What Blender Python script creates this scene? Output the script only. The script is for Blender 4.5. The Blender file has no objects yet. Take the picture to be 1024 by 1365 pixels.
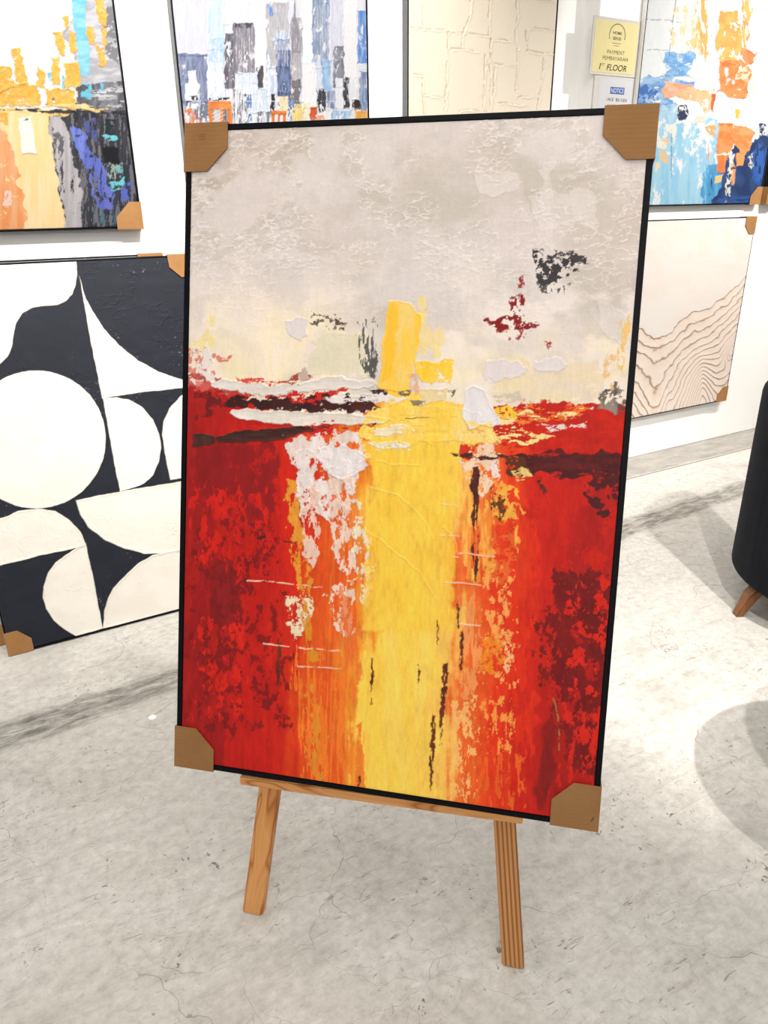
import bpy, bmesh, math
import numpy as np
from mathutils import Matrix, Vector

S = bpy.context.scene
C = S.collection

# ------------------------------------------------------------------ camera
EYE = np.array([0.0, 0.0, 1.37])
PITCH, ROLL, HEAD = 0.39844208, -0.01109511, 0.51791481
FPX, IW, IH = 1000.0, 1024.0, 1365.0
_f = np.array([math.sin(HEAD)*math.cos(PITCH), math.cos(HEAD)*math.cos(PITCH), -math.sin(PITCH)])
_r = np.array([math.cos(HEAD), -math.sin(HEAD), 0.0])
_u = np.cross(_r, _f)
RT = _r*math.cos(ROLL) + _u*math.sin(ROLL)
UP = -_r*math.sin(ROLL) + _u*math.cos(ROLL)
FW = _f
cam_data = bpy.data.cameras.new('camera')
cam = bpy.data.objects.new('camera', cam_data)
C.objects.link(cam)
cam.matrix_world = Matrix(((RT[0], UP[0], -FW[0], EYE[0]), (RT[1], UP[1], -FW[1], EYE[1]),
                           (RT[2], UP[2], -FW[2], EYE[2]), (0, 0, 0, 1)))
cam_data.sensor_fit = 'VERTICAL'
cam_data.sensor_height = 36.0
cam_data.lens = 36.0*FPX/IH
cam_data.clip_start = 0.05
S.camera = cam

# ------------------------------------------------------------------ world, exposure, lamps
w = bpy.data.worlds.new('showroom_ambient')
S.world = w
w.use_nodes = True
w.node_tree.nodes['Background'].inputs[0].default_value = (1.0, 0.985, 0.965, 1)
w.node_tree.nodes['Background'].inputs[1].default_value = 0.52
vs = S.view_settings
vs.view_transform = 'Standard'
vs.look = 'None'
vs.gamma = 1.0
vs.exposure = 0.09
vs.use_curve_mapping = False


def aim(o, target):
    o.rotation_euler = (Vector(target) - o.location).to_track_quat('-Z', 'Y').to_euler()


def area(name, loc, target, sx, sy, watts, col=(1, .985, .965)):
    d = bpy.data.lights.new(name, 'AREA')
    d.shape = 'RECTANGLE'
    d.size, d.size_y, d.energy, d.color = sx, sy, watts, col
    o = bpy.data.objects.new(name, d)
    C.objects.link(o)
    o.location = loc
    aim(o, target)
    return o


def spot(name, loc, target, watts, deg, blend=0.5, rad=0.03, col=(1, .965, .92)):
    d = bpy.data.lights.new(name, 'SPOT')
    d.energy, d.color = watts, col
    d.spot_size, d.spot_blend, d.shadow_soft_size = math.radians(deg), blend, rad
    o = bpy.data.objects.new(name, d)
    C.objects.link(o)
    o.location = loc
    aim(o, target)
    return o


# added fill lights and the track of spot lamps in front of the picture wall
area('area_fill_light', (-1.2, -2.0, 3.0), (0.6, 1.1, 0.8), 2.4, 1.6, 78)
area('area_fill_light', (2.8, -0.6, 3.0), (2.8, -0.2, 0.0), 1.6, 1.2, 12)
for x, tx, e in ((-0.1, 0.2, 215), (1.0, 1.2, 210), (1.8, 1.9, 45), (3.6, 3.5, 262), (4.5, 4.2, 210)):
    spot('track_spot_light', (x, 1.25, 2.95), (tx, 2.85, 1.35), e, 75, 0.8, 0.06 if x > 3 else 0.035)
area('area_fill_light', (0.7, 0.25, 3.05), (0.7, 0.25, 0.0), 2.6, 0.7, 22)  # added overhead fill for the near floor
area('area_fill_light', (0.5, 1.95, 3.05), (0.5, 1.95, 0.0), 2.6, 0.4, 28)  # added overhead fill for the floor by the leaning pictures
# downlights over the seating on the right
spot('downlight', (1.45, -0.40, 2.95), (2.5, 1.25, 0.0), 430, 52, 0.7, 0.03)
spot('downlight', (0.45, -0.46, 2.95), (2.55, 1.30, 0.0), 270, 38, 0.55, 0.03)

# ------------------------------------------------------------------ small helpers
YB = 2.79          # face of the wall that carries the blue picture
YA = 2.88          # face of the set-back wall on its left
XE = 2.668         # the arris between them


def ray(px, py):
    d = RT*((px - IW/2)/FPX) - UP*((py - IH/2)/FPX) + FW
    return d


def at_y(px, py, y):
    d = ray(px, py)
    return EYE + d*((y - EYE[1])/d[1])


def at_z(px, py, z=0.0):
    d = ray(px, py)
    return EYE + d*((z - EYE[2])/d[2])


def lin(c):
    c = np.asarray(c, float)/255.0
    return np.where(c <= 0.04045, c/12.92, ((c + 0.055)/1.055)**2.4)


def thing(name, label, cat, mat=None, loc=None, group=None):
    o = bpy.data.objects.new(name, None)
    o.empty_display_size = 0.1
    C.objects.link(o)
    if mat is not None:
        o.matrix_world = mat
    elif loc is not None:
        o.location = loc
    tag(o, label, cat, group)
    return o


def tag(o, label, cat, group=None):
    o['label'] = label
    o['category'] = cat
    if group:
        o['group'] = group
    return o


def link(name, me, mats, parent=None):
    o = bpy.data.objects.new(name, me)
    for m in (mats if isinstance(mats, (list, tuple)) else [mats]):
        me.materials.append(m)
    C.objects.link(o)
    if parent is not None:
        o.parent = parent
    return o


def from_bm(name, bm, mats, parent=None, smooth=False):
    bmesh.ops.recalc_face_normals(bm, faces=bm.faces[:])
    me = bpy.data.meshes.new(name)
    bm.to_mesh(me)
    bm.free()
    if smooth:
        for p in me.polygons:
            p.use_smooth = True
    return link(name, me, mats, parent)


def add_box(bm, x0, x1, y0, y1, z0, z1, bev=0.0, mi=0):
    vv = [bm.verts.new((x, y, z)) for x in (x0, x1) for y in (y0, y1) for z in (z0, z1)]
    idx = [(0, 1, 3, 2), (4, 6, 7, 5), (0, 4, 5, 1), (2, 3, 7, 6), (0, 2, 6, 4), (1, 5, 7, 3)]
    fs = [bm.faces.new([vv[i] for i in f]) for f in idx]
    for f in fs:
        f.material_index = mi
    if bev:
        es = list({e for f in fs for e in f.edges})
        bmesh.ops.bevel(bm, geom=es, offset=bev, segments=2, affect='EDGES', clamp_overlap=True)
    return vv


def add_prism(bm, pts, y0, y1, mi=0):
    """polygon given in local x,z, extruded from y0 to y1"""
    a = [bm.verts.new((p[0], y0, p[1])) for p in pts]
    b = [bm.verts.new((p[0], y1, p[1])) for p in pts]
    n = len(pts)
    fs = [bm.faces.new(a), bm.faces.new(b[::-1])]
    for i in range(n):
        fs.append(bm.faces.new((a[i], a[(i+1) % n], b[(i+1) % n], b[i])))
    for f in fs:
        f.material_index = mi


def add_beam(bm, p0, p1, side, w0, d0, bev=0.002):
    """rectangular bar from p0 to p1; 'side' gives the width direction"""
    p0, p1, side = Vector(p0), Vector(p1), Vector(side)
    ax = (p1 - p0).normalized()
    sx = (side - ax*side.dot(ax)).normalized()
    dx = ax.cross(sx)
    v = []
    for p in (p0, p1):
        for a, b in ((-1, -1), (1, -1), (1, 1), (-1, 1)):
            v.append(bm.verts.new(p + sx*a*w0/2 + dx*b*d0/2))
    fs = [bm.faces.new([v[i] for i in q]) for q in
          ((0, 1, 2, 3), (7, 6, 5, 4), (0, 4, 5, 1), (1, 5, 6, 2), (2, 6, 7, 3), (3, 7, 4, 0))]
    bmesh.ops.recalc_face_normals(bm, faces=fs)
    if bev:
        bmesh.ops.bevel(bm, geom=list({e for f in fs for e in f.edges}), offset=bev, segments=2, affect='EDGES')
    return v


# ------------------------------------------------------------------ node helpers and materials
class N:
    def __init__(self, name):
        self.m = bpy.data.materials.new(name)
        self.m.use_nodes = True
        self.t = self.m.node_tree
        self.b = self.t.nodes['Principled BSDF']
        self.tc = None

    def new(self, typ, **kw):
        n = self.t.nodes.new(typ)
        for k, v in kw.items():
            setattr(n, k, v)
        return n

    def l(self, a, b):
        self.t.links.new(a, b)

    def co(self, scale=(1, 1, 1), rot=(0, 0, 0), loc=(0, 0, 0), kind='Object', src=None):
        if self.tc is None:
            self.tc = self.new('ShaderNodeTexCoord')
        mp = self.new('ShaderNodeMapping')
        mp.inputs['Scale'].default_value = scale
        mp.inputs['Rotation'].default_value = rot
        mp.inputs['Location'].default_value = loc
        self.l(src if src is not None else self.tc.outputs[kind], mp.inputs['Vector'])
        return mp.outputs['Vector']

    def noise(self, co, scale, detail=4, rough=0.55, dist=0.0):
        n = self.new('ShaderNodeTexNoise')
        n.inputs['Scale'].default_value = scale
        n.inputs['Detail'].default_value = detail
        n.inputs['Roughness'].default_value = rough
        n.inputs['Distortion'].default_value = dist
        self.l(co, n.inputs['Vector'])
        return n.outputs['Fac']

    def ramp(self, fac, stops, interp='LINEAR'):
        n = self.new('ShaderNodeValToRGB')
        cr = n.color_ramp
        cr.interpolation = interp
        while len(cr.elements) < len(stops):
            cr.elements.new(0.5)
        for e, (p, c) in zip(cr.elements, stops):
            e.position = p
            e.color = (c, c, c, 1) if isinstance(c, (int, float)) else (*c, 1)
        self.l(fac, n.inputs['Fac'])
        return n.outputs['Color']

    def mix(self, fac, a, b, mode='MIX'):
        n = self.new('ShaderNodeMix', data_type='RGBA', blend_type=mode)
        for sock, v in ((n.inputs[0], fac), (n.inputs[6], a), (n.inputs[7], b)):
            if hasattr(v, 'is_output'):
                self.l(v, sock)
            elif isinstance(v, (int, float)):
                sock.default_value = v
            else:
                sock.default_value = (*v, 1)
        return n.outputs[2]

    def math(self, op, a, b=None, c=None, clamp=False):
        n = self.new('ShaderNodeMath', operation=op, use_clamp=clamp)
        for i, v in enumerate((a, b, c)):
            if v is None:
                continue
            if hasattr(v, 'is_output'):
                self.l(v, n.inputs[i])
            else:
                n.inputs[i].default_value = v
        return n.outputs[0]

    def sep(self, kind='Object'):
        if self.tc is None:
            self.tc = self.new('ShaderNodeTexCoord')
        n = self.new('ShaderNodeSeparateXYZ')
        self.l(self.tc.outputs[kind], n.inputs[0])
        return n.outputs

    def out(self, col=None, rough=0.5, spec=0.5, bump=None, bs=0.3, bd=0.001, coat=0.0):
        if col is not None:
            if hasattr(col, 'is_output'):
                self.l(col, self.b.inputs['Base Color'])
            else:
                self.b.inputs['Base Color'].default_value = (*col, 1)
        if hasattr(rough, 'is_output'):
            self.l(rough, self.b.inputs['Roughness'])
        else:
            self.b.inputs['Roughness'].default_value = rough
        self.b.inputs['Specular IOR Level'].default_value = spec
        if coat:
            self.b.inputs['Coat Weight'].default_value = coat
        if bump is not None:
            n = self.new('ShaderNodeBump')
            n.inputs['Strength'].default_value = bs
            n.inputs['Distance'].default_value = bd
            self.l(bump, n.inputs['Height'])
            self.l(n.outputs['Normal'], self.b.inputs['Normal'])
        return self.m


def mat_plain(name, rgb, rough=0.5, spec=0.5, var=0.08, scale=30, bs=0.1):
    n = N(name)
    f = n.noise(n.co(), scale, 5)
    c = lin(rgb)
    col = n.ramp(f, [(0.3, tuple(c*(1 - var))), (0.7, tuple(np.minimum(c*(1 + var), 1)))])
    return n.out(col, rough, spec, f, bs)


def mat_wall():
    n = N('white_wall_paint')
    a = n.noise(n.co(), 1.3, 4)
    b = n.noise(n.co(), 140, 3)
    col = n.ramp(a, [(0.3, (0.74, 0.728, 0.70)), (0.7, (0.77, 0.757, 0.73))])
    return n.out(col, 0.6, 0.3, b, 0.08, 0.001)


def mat_floor():
    n = N('polished_concrete')
    o = n.co()
    # warped coordinate for cracks
    wn = n.new('ShaderNodeTexNoise')
    wn.inputs['Scale'].default_value = 2.2
    wn.inputs['Detail'].default_value = 5
    n.l(o, wn.inputs['Vector'])
    wa = n.new('ShaderNodeVectorMath', operation='MULTIPLY_ADD')
    n.l(wn.outputs['Color'], wa.inputs[0])
    wa.inputs[1].default_value = (0.6, 0.6, 0)
    n.l(o, wa.inputs[2])
    wv = wa.outputs[0]
    big = n.noise(o, 1.1, 6, 0.6, 0.4)
    mid = n.noise(n.co((1, 1, 1), (0, 0, 0.5)), 4.5, 8, 0.68, 0.7)
    fine = n.noise(o, 38, 6, 0.7)
    col = n.ramp(big, [(0.32, lin((172, 169, 164))), (0.5, lin((186, 183, 178))), (0.68, lin((200, 198, 193)))])
    col = n.mix(0.55, col, n.ramp(mid, [(0.34, lin((146, 142, 135))), (0.47, lin((183, 180, 174))), (0.56, lin((193, 190, 185))), (0.68, lin((218, 216, 211)))]))
    mot = n.noise(n.co((1, 1.6, 1), (0, 0, 0.35), (2.2, 9.1, 0)), 11, 9, 0.78, 1.1)
    col = n.mix(0.42, col, n.ramp(mot, [(0.36, lin((150, 143, 134))), (0.46, lin((183, 180, 174))), (0.54, lin((188, 185, 180))), (0.66, lin((226, 222, 215)))]))
    col = n.mix(0.30, col, n.ramp(fine, [(0.35, lin((150, 143, 134))), (0.5, lin((200, 194, 185))), (0.65, lin((226, 222, 214)))]))
    # trowel streaks running along the wall
    st = n.noise(n.co((1.2, 14, 1), (0, 0, 0.22)), 2.4, 7, 0.7, 0.5)
    col = n.mix(n.ramp(st, [(0.56, 0.0), (0.72, 0.36)]), col, lin((140, 132, 122)))
    # soft dark stains
    stn = n.noise(n.co((1, 1, 1), (0, 0, 0), (3.1, 1.7, 0)), 3.1, 3, 0.5)
    col = n.mix(n.ramp(stn, [(0.58, 0.0), (0.78, 0.50)]), col, lin((132, 125, 116)))
    # rough strip of older screed that runs the length of the room, parallel to the wall
    x, y, z = n.sep()
    wob = n.math('MULTIPLY_ADD', n.noise(o, 5, 5, 0.65), 0.10, -0.05)
    yy = n.math('ADD', y, wob)
    yy = n.math('MULTIPLY_ADD', x, -0.05, yy)
    band = n.math('MULTIPLY', n.math('SMOOTH_MIN', n.math('MULTIPLY', n.math('SUBTRACT', yy, 1.91), 30.0, clamp=True),
                                     n.math('MULTIPLY', n.math('SUBTRACT', 2.07, yy), 30.0, clamp=True), 0.05), 1.0, clamp=True)
    sp = n.noise(n.co((2.2, 9, 1), (0, 0, 0.12)), 4.5, 8, 0.75, 0.6)
    bandm = n.math('MULTIPLY', band, n.ramp(sp, [(0.40, 1.0), (0.60, 0.22)]))
    col = n.mix(n.math('MULTIPLY', bandm, 0.95), col, lin((96, 91, 84)))
    # bare strip at the foot of the wall with its saw-cut joint
    wy = n.math('ADD', y, n.math('MULTIPLY_ADD', n.noise(o, 9, 4), 0.03, -0.015))
    foot = n.math('MULTIPLY', n.math('SUBTRACT', wy, 2.555), 60.0, clamp=True)
    footm = n.math('MULTIPLY', foot, n.ramp(n.noise(n.co((2, 5, 1)), 4, 6), [(0.3, 0.9), (0.7, 0.45)]))
    col = n.mix(footm, col, lin((128, 122, 114)))
    jn = n.math('ABSOLUTE', n.math('SUBTRACT', n.math('MULTIPLY_ADD', wob, 0.12, y), 2.55))
    jl = n.math('MULTIPLY', n.math('LESS_THAN', jn, 0.007), 0.75)
    col = n.mix(jl, col, lin((105, 98, 90)))
    # hairline cracks
    def crack(scale, width, amt, loc, c):
        v = n.new('ShaderNodeTexVoronoi', feature='DISTANCE_TO_EDGE')
        v.inputs['Scale'].default_value = scale
        n.l(n.co(loc=loc, src=wv), v.inputs['Vector'])
        m = n.math('LESS_THAN', v.outputs['Distance'], width)
        k = n.ramp(n.noise(n.co(loc=loc), 2.5, 3), [(0.45, 0.0), (0.6, amt)])
        return n.mix(n.math('MULTIPLY', m, k), c, lin((112, 104, 95)))
    col = crack(1.7, 0.0013, 0.62, (0.3, 0.7, 0), col)
    col = crack(3.3, 0.0021, 0.5, (5.2, 2.1, 0), col)
    col = crack(6.1, 0.0028, 0.4, (1.2, 8.1, 0), col)
    # scuffs and dark chips
    sc = n.noise(n.co((5, 22, 1), (0, 0, 0.55)), 4.2, 6, 0.7, 0.9)
    scm = n.math('MULTIPLY', n.ramp(sc, [(0.60, 0.0), (0.66, 0.8)]), n.ramp(n.noise(o, 2.4, 2), [(0.42, 0.0), (0.6, 1.0)]))
    col = n.mix(scm, col, lin((112, 102, 90)))
    ch = n.noise(o, 60, 3, 0.6, 1.2)
    chm = n.math('MULTIPLY', n.ramp(ch, [(0.63, 0.0), (0.67, 0.8)]), n.ramp(n.noise(n.co(loc=(7, 3, 0)), 5, 3), [(0.5, 0.0), (0.62, 1.0)]))
    col = n.mix(chm, col, lin((88, 78, 66)))
    # a single small white spot
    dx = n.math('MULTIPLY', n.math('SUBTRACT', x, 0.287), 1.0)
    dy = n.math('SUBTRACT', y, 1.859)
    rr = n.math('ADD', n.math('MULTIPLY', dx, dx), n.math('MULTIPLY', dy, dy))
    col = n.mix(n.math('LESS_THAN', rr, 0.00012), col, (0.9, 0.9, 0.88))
    rough = n.ramp(mid, [(0.3, 0.30), (0.7, 0.46)])
    h = n.math('ADD', n.math('MULTIPLY', fine, 0.4), n.math('MULTIPLY', sp, n.math('MULTIPLY', band, 1.0)))
    return n.out(col, rough, 0.4, h, 0.12, 0.004)


def mat_kraft():
    n = N('kraft_cardboard')
    wv = n.new('ShaderNodeTexWave', wave_type='BANDS', bands_direction='Z')
    wv.inputs['Scale'].default_value = 42
    wv.inputs['Distortion'].default_value = 0.4
    n.l(n.co(), wv.inputs['Vector'])
    f = n.noise(n.co((1, 1, 1)), 60, 5)
    a = n.noise(n.co(), 9, 3)
    col = n.ramp(a, [(0.3, lin((138, 99, 61))), (0.7, lin((150, 110, 69)))])
    col = n.mix(n.ramp(f, [(0.4, 0.0), (0.75, 0.25)]), col, lin((128, 92, 54)))
    return n.out(col, 0.8, 0.15, wv.outputs['Fac'], 0.22, 0.0006)


def mat_wood(name, light, dark, scale=1.0, wild=1.2, stretch=0.05, amt=1.0):
    """sawn pine: growth bands running along local z"""
    n = N(name)
    d = n.noise(n.co((6, 6, 1.1)), 2.0, 3, 0.5)
    wv = n.new('ShaderNodeTexWave', wave_type='BANDS', bands_direction='X')
    wv.inputs['Scale'].default_value = 30*scale
    wv.inputs['Distortion'].default_value = wild
    wv.inputs['Detail'].default_value = 3
    wv.inputs['Detail Scale'].default_value = 0.7
    n.l(n.co((1, 1, stretch), loc=(0.013, 0, 0.3)), wv.inputs['Vector'])
    g = n.noise(n.co((90, 90, 3)), 2, 5)
    mid = tuple((np.array(light)*0.6 + np.array(dark)*0.4))
    lo = tuple(np.array(dark)*amt + np.array(light)*(1 - amt))
    col = n.ramp(wv.outputs['Fac'], [(0.05, lin(lo)), (0.35, lin(mid)), (0.8, lin(light))])
    col = n.mix(n.ramp(g, [(0.45, 0.0), (0.8, 0.22)]), col, lin(dark))
    col = n.mix(n.ramp(d, [(0.4, 0.0), (0.8, 0.3)]), col, lin(mid))
    return n.out(col, 0.45, 0.3, g, 0.12, 0.0006)


def mat_pine():
    """flat-sawn pine: a few wandering growth lines and a knot-like swirl, along local z"""
    n = N('honey_pine_flat_sawn')
    a = n.noise(n.co((14, 9, 2.1), loc=(0.4, 0.2, 0.35)), 1.6, 2, 0.4, 0.5)
    pp = n.math('MULTIPLY', n.math('PINGPONG', n.math('MULTIPLY', a, 5.5), 0.5), 2.0)
    g = n.noise(n.co((110, 110, 3)), 2, 5)
    col = n.ramp(pp, [(0.0, lin((160, 96, 46))), (0.16, lin((196, 132, 72))), (0.5, lin((214, 154, 92))), (1.0, lin((206, 146, 86)))])
    col = n.mix(n.ramp(g, [(0.45, 0.0), (0.8, 0.22)]), col, lin((150, 90, 44)))
    return n.out(col, 0.45, 0.3, g, 0.12, 0.0006)


def mat_fabric():
    n = N('charcoal_ribbed_fabric')
    wv = n.new('ShaderNodeTexNoise')
    wv.inputs['Scale'].default_value = 60
    n.l(n.co((1, 1, 0.04)), wv.inputs['Vector'])
    f = n.noise(n.co(), 500, 2)
    col = n.ramp(wv.outputs['Fac'], [(0.3, lin((7, 9, 15))), (0.7, lin((16, 20, 30)))])
    h = n.math('ADD', f, wv.outputs['Fac'])
    return n.out(col, 0.8, 0.15, h, 0.25, 0.001)


def mat_paint(name, rough=0.55, spec=0.35, weave=0.10, gain=1.0):
    """pigment from the colour attribute laid down by the brush code, plus canvas grain"""
    n = N(name)
    a = n.new('ShaderNodeAttribute', attribute_name='paint')
    g = n.noise(n.co(), 420, 3, 0.6)
    col = n.mix(n.ramp(g, [(0.35, 0.07), (0.6, 0.0)]), a.outputs['Color'], (0.02, 0.015, 0.012), 'MULTIPLY')
    return n.out(col, rough, spec, g, weave, 0.0006)


M_WALL = mat_wall()
M_CEIL = mat_plain('white_ceiling_paint', (235, 233, 228), 0.7, 0.2, 0.02)
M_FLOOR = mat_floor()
M_KRAFT = mat_kraft()
M_BLACK = mat_plain('black_frame_lacquer', (5, 6, 11), 0.5, 0.12, 0.1, 50, 0.05)
M_SIDE = mat_plain('charcoal_frame_side', (96, 97, 100), 0.5, 0.4, 0.06, 50, 0.05)
M_SIDEW = mat_plain('white_canvas_side', (226, 224, 220), 0.7, 0.2, 0.02, 60, 0.1)
M_STAPLE = mat_plain('dark_staple_steel', (60, 52, 45), 0.35, 0.5, 0.1)
M_PINE = mat_pine()
M_PINE2 = mat_wood('honey_pine_striped', (196, 140, 84), (132, 82, 44), 1.25, 2.6, 0.04)
M_LEGWOOD = mat_plain('walnut_stain', (116, 74, 40), 0.4, 0.4, 0.2, 18, 0.05)
M_FABRIC = mat_fabric()
PAINT = mat_paint('acrylic_on_canvas', 0.6, 0.15)
PAINT_MATT = mat_paint('matt_plaster_paint', 0.6, 0.22, 0.06)

# ------------------------------------------------------------------ brush engine (numpy)
_rng = np.random.default_rng(7)
_tab = _rng.random((256, 256)).astype(np.float32)


def vnoise(x, y, seed):
    x = x + seed*17.31
    y = y + seed*9.77
    xi = np.floor(x).astype(np.int64)
    yi = np.floor(y).astype(np.int64)
    fx = (x - xi).astype(np.float32)
    fy = (y - yi).astype(np.float32)
    fx = fx*fx*(3 - 2*fx)
    fy = fy*fy*(3 - 2*fy)
    s1 = (seed*57) & 255
    x0, x1 = (xi + s1) & 255, (xi + 1 + s1) & 255
    y0, y1 = (yi + seed*131) & 255, (yi + 1 + seed*131) & 255
    a = _tab[x0, y0]*(1 - fx) + _tab[x1, y0]*fx
    b = _tab[x0, y1]*(1 - fx) + _tab[x1, y1]*fx
    return a*(1 - fy) + b*fy


def fbm(x, y, sx, sy, octv=4, seed=1, gain=0.55):
    t = np.zeros(np.shape(x), np.float32)
    amp, tot = 1.0, 0.0
    px, py = x/sx, y/sy
    for i in range(octv):
        t += amp*vnoise(px*(2.03**i) + i*3.7, py*(2.03**i) - i*5.1, seed + i*11)
        tot += amp
        amp *= gain
    return t/tot


def rank(n):
    """noise to roughly uniform 0..1"""
    z = (n - n.mean())/(n.std() + 1e-6)
    return 1/(1 + np.exp(-1.702*z))


def sstep(a, b, x):
    t = np.clip((x - a)/(b - a), 0, 1)
    return t*t*(3 - 2*t)


def poly_sdf(px, py, pts):
    """signed distance to a polygon, negative inside"""
    d = np.full(px.shape, 1e9, np.float32)
    ins = np.zeros(px.shape, bool)
    n = len(pts)
    for i in range(n):
        x0, y0 = pts[i]
        x1, y1 = pts[(i+1) % n]
        ex, ey = x1 - x0, y1 - y0
        L = ex*ex + ey*ey + 1e-9
        t = np.clip(((px - x0)*ex + (py - y0)*ey)/L, 0, 1)
        d = np.minimum(d, (px - x0 - t*ex)**2 + (py - y0 - t*ey)**2)
        if y0 != y1:
            c = ((y0 > py) != (y1 > py)) & (px < (x1 - x0)*(py - y0)/(y1 - y0) + x0)
            ins ^= c
    d = np.sqrt(d)
    return np.where(ins, -d, d)


def smooth_closed(pts, it=2):
    p = np.array(pts, float)
    for _ in range(it):
        q = np.roll(p, -1, 0)
        p = np.stack([p*0.75 + q*0.25, p*0.25 + q*0.75], 1).reshape(-1, 2)
    return p


def box(x0, y0, x1, y1):
    return [(x0, y0), (x1, y0), (x1, y1), (x0, y1)]


class Art:
    """pigment (linear rgb) and relief (metres) on a canvas grid; X, Y are the layout coordinates of its points"""

    def __init__(self, X, Y, U, V):
        self.X, self.Y, self.U, self.V = X.ravel(), Y.ravel(), U.ravel(), V.ravel()
        self.col = np.ones((self.X.size, 3), np.float32)
        self.h = np.zeros(self.X.size, np.float32)
        self.k = 0

    def fill(self, c):
        self.col[:] = lin(c)

    def blend(self, idx, m, c, c2=None, var=None):
        c = lin(c)
        if c2 is not None:
            c = c + (lin(c2) - c)*var[:, None]
        if idx is None:
            self.col += (c - self.col)*m[:, None]
        else:
            self.col[idx] += (c - self.col[idx])*m[:, None]

    def wash(self, m, c, c2=None, gs=(10, 10)):
        self.k += 1
        var = rank(fbm(self.X, self.Y, gs[0], gs[1], 4, self.k)) if c2 is not None else None
        self.blend(None, m.astype(np.float32), c, c2, var)

    def stroke(self, pts, c, c2=None, cov=1.0, gs=(7, 7), wob=4.0, ws=14.0, soft=1.2, h=0.0, fade=0.0,
               alpha=1.0, seed=None, vs=(8, 30), smooth=0, octv=5):
        """one loaded brush or knife mark: ragged outline, broken coverage, a raised body"""
        self.k += 1
        sd = self.k if seed is None else seed
        if smooth:
            pts = smooth_closed(pts, smooth)
        p = np.asarray(pts, float)
        mg = wob + soft + 2
        idx = np.nonzero((self.X > p[:, 0].min() - mg) & (self.X < p[:, 0].max() + mg) &
                         (self.Y > p[:, 1].min() - mg) & (self.Y < p[:, 1].max() + mg))[0]
        if idx.size == 0:
            return
        x, y = self.X[idx], self.Y[idx]
        if wob:
            wx = (fbm(x, y, ws, ws, 4, sd + 300) - 0.5)*2*wob*1.6
            wy = (fbm(x, y, ws, ws, 4, sd + 400) - 0.5)*2*wob*1.6
        else:
            wx = wy = 0
        d = poly_sdf(x + wx, y + wy, p)
        m = np.clip(0.5 - d/soft, 0, 1)
        if cov < 1.0:
            r = rank(fbm(x, y, gs[0], gs[1], octv, sd + 500, 0.68))
            cv = cov*np.clip(-d/fade, 0, 1)**0.7 if fade else cov
            r = r + 0.16*(fbm(x, y, 2.6, 3.4, 3, sd + 900) - 0.5)
            m = m*sstep(-0.06, 0.06, cv - r)
        elif fade:
            m = m*np.clip(-d/fade, 0, 1)
        m = (m*alpha).astype(np.float32)
        var = rank(fbm(x, y, vs[0], vs[1], 4, sd + 600)) if c2 is not None else None
        self.blend(idx, m, c, c2, var)
        if h:
            t = fbm(x, y, vs[0], vs[1], 4, sd + 700)
            ridge = np.exp(-(d/2.2)**2)*0.8
            self.h[idx] += (h*m*(0.45 + 0.9*t + ridge)).astype(np.float32)

    def line(self, pts, c, wd=1.2, **kw):
        p = np.asarray(pts, float)
        t = np.gradient(p, axis=0)
        nrm = np.stack([-t[:, 1], t[:, 0]], 1)/(np.linalg.norm(t, axis=1)[:, None] + 1e-9)
        tp = np.linspace(1, 0.6, len(p))[:, None]
        self.stroke(np.concatenate([p + nrm*wd/2*tp, (p - nrm*wd/2*tp)[::-1]]), c, **kw)


# ------------------------------------------------------------------ a framed picture
def frame_matrix(origin, right, up):
    r = np.asarray(right, float); r = r/np.linalg.norm(r)
    u = np.asarray(up, float); u = u - r*(u@r); u = u/np.linalg.norm(u)
    b = np.cross(u, r)                       # into the picture, away from the viewer
    return Matrix(((r[0], b[0], u[0], origin[0]), (r[1], b[1], u[1], origin[1]),
                   (r[2], b[2], u[2], origin[2]), (0, 0, 0, 1)))


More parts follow.
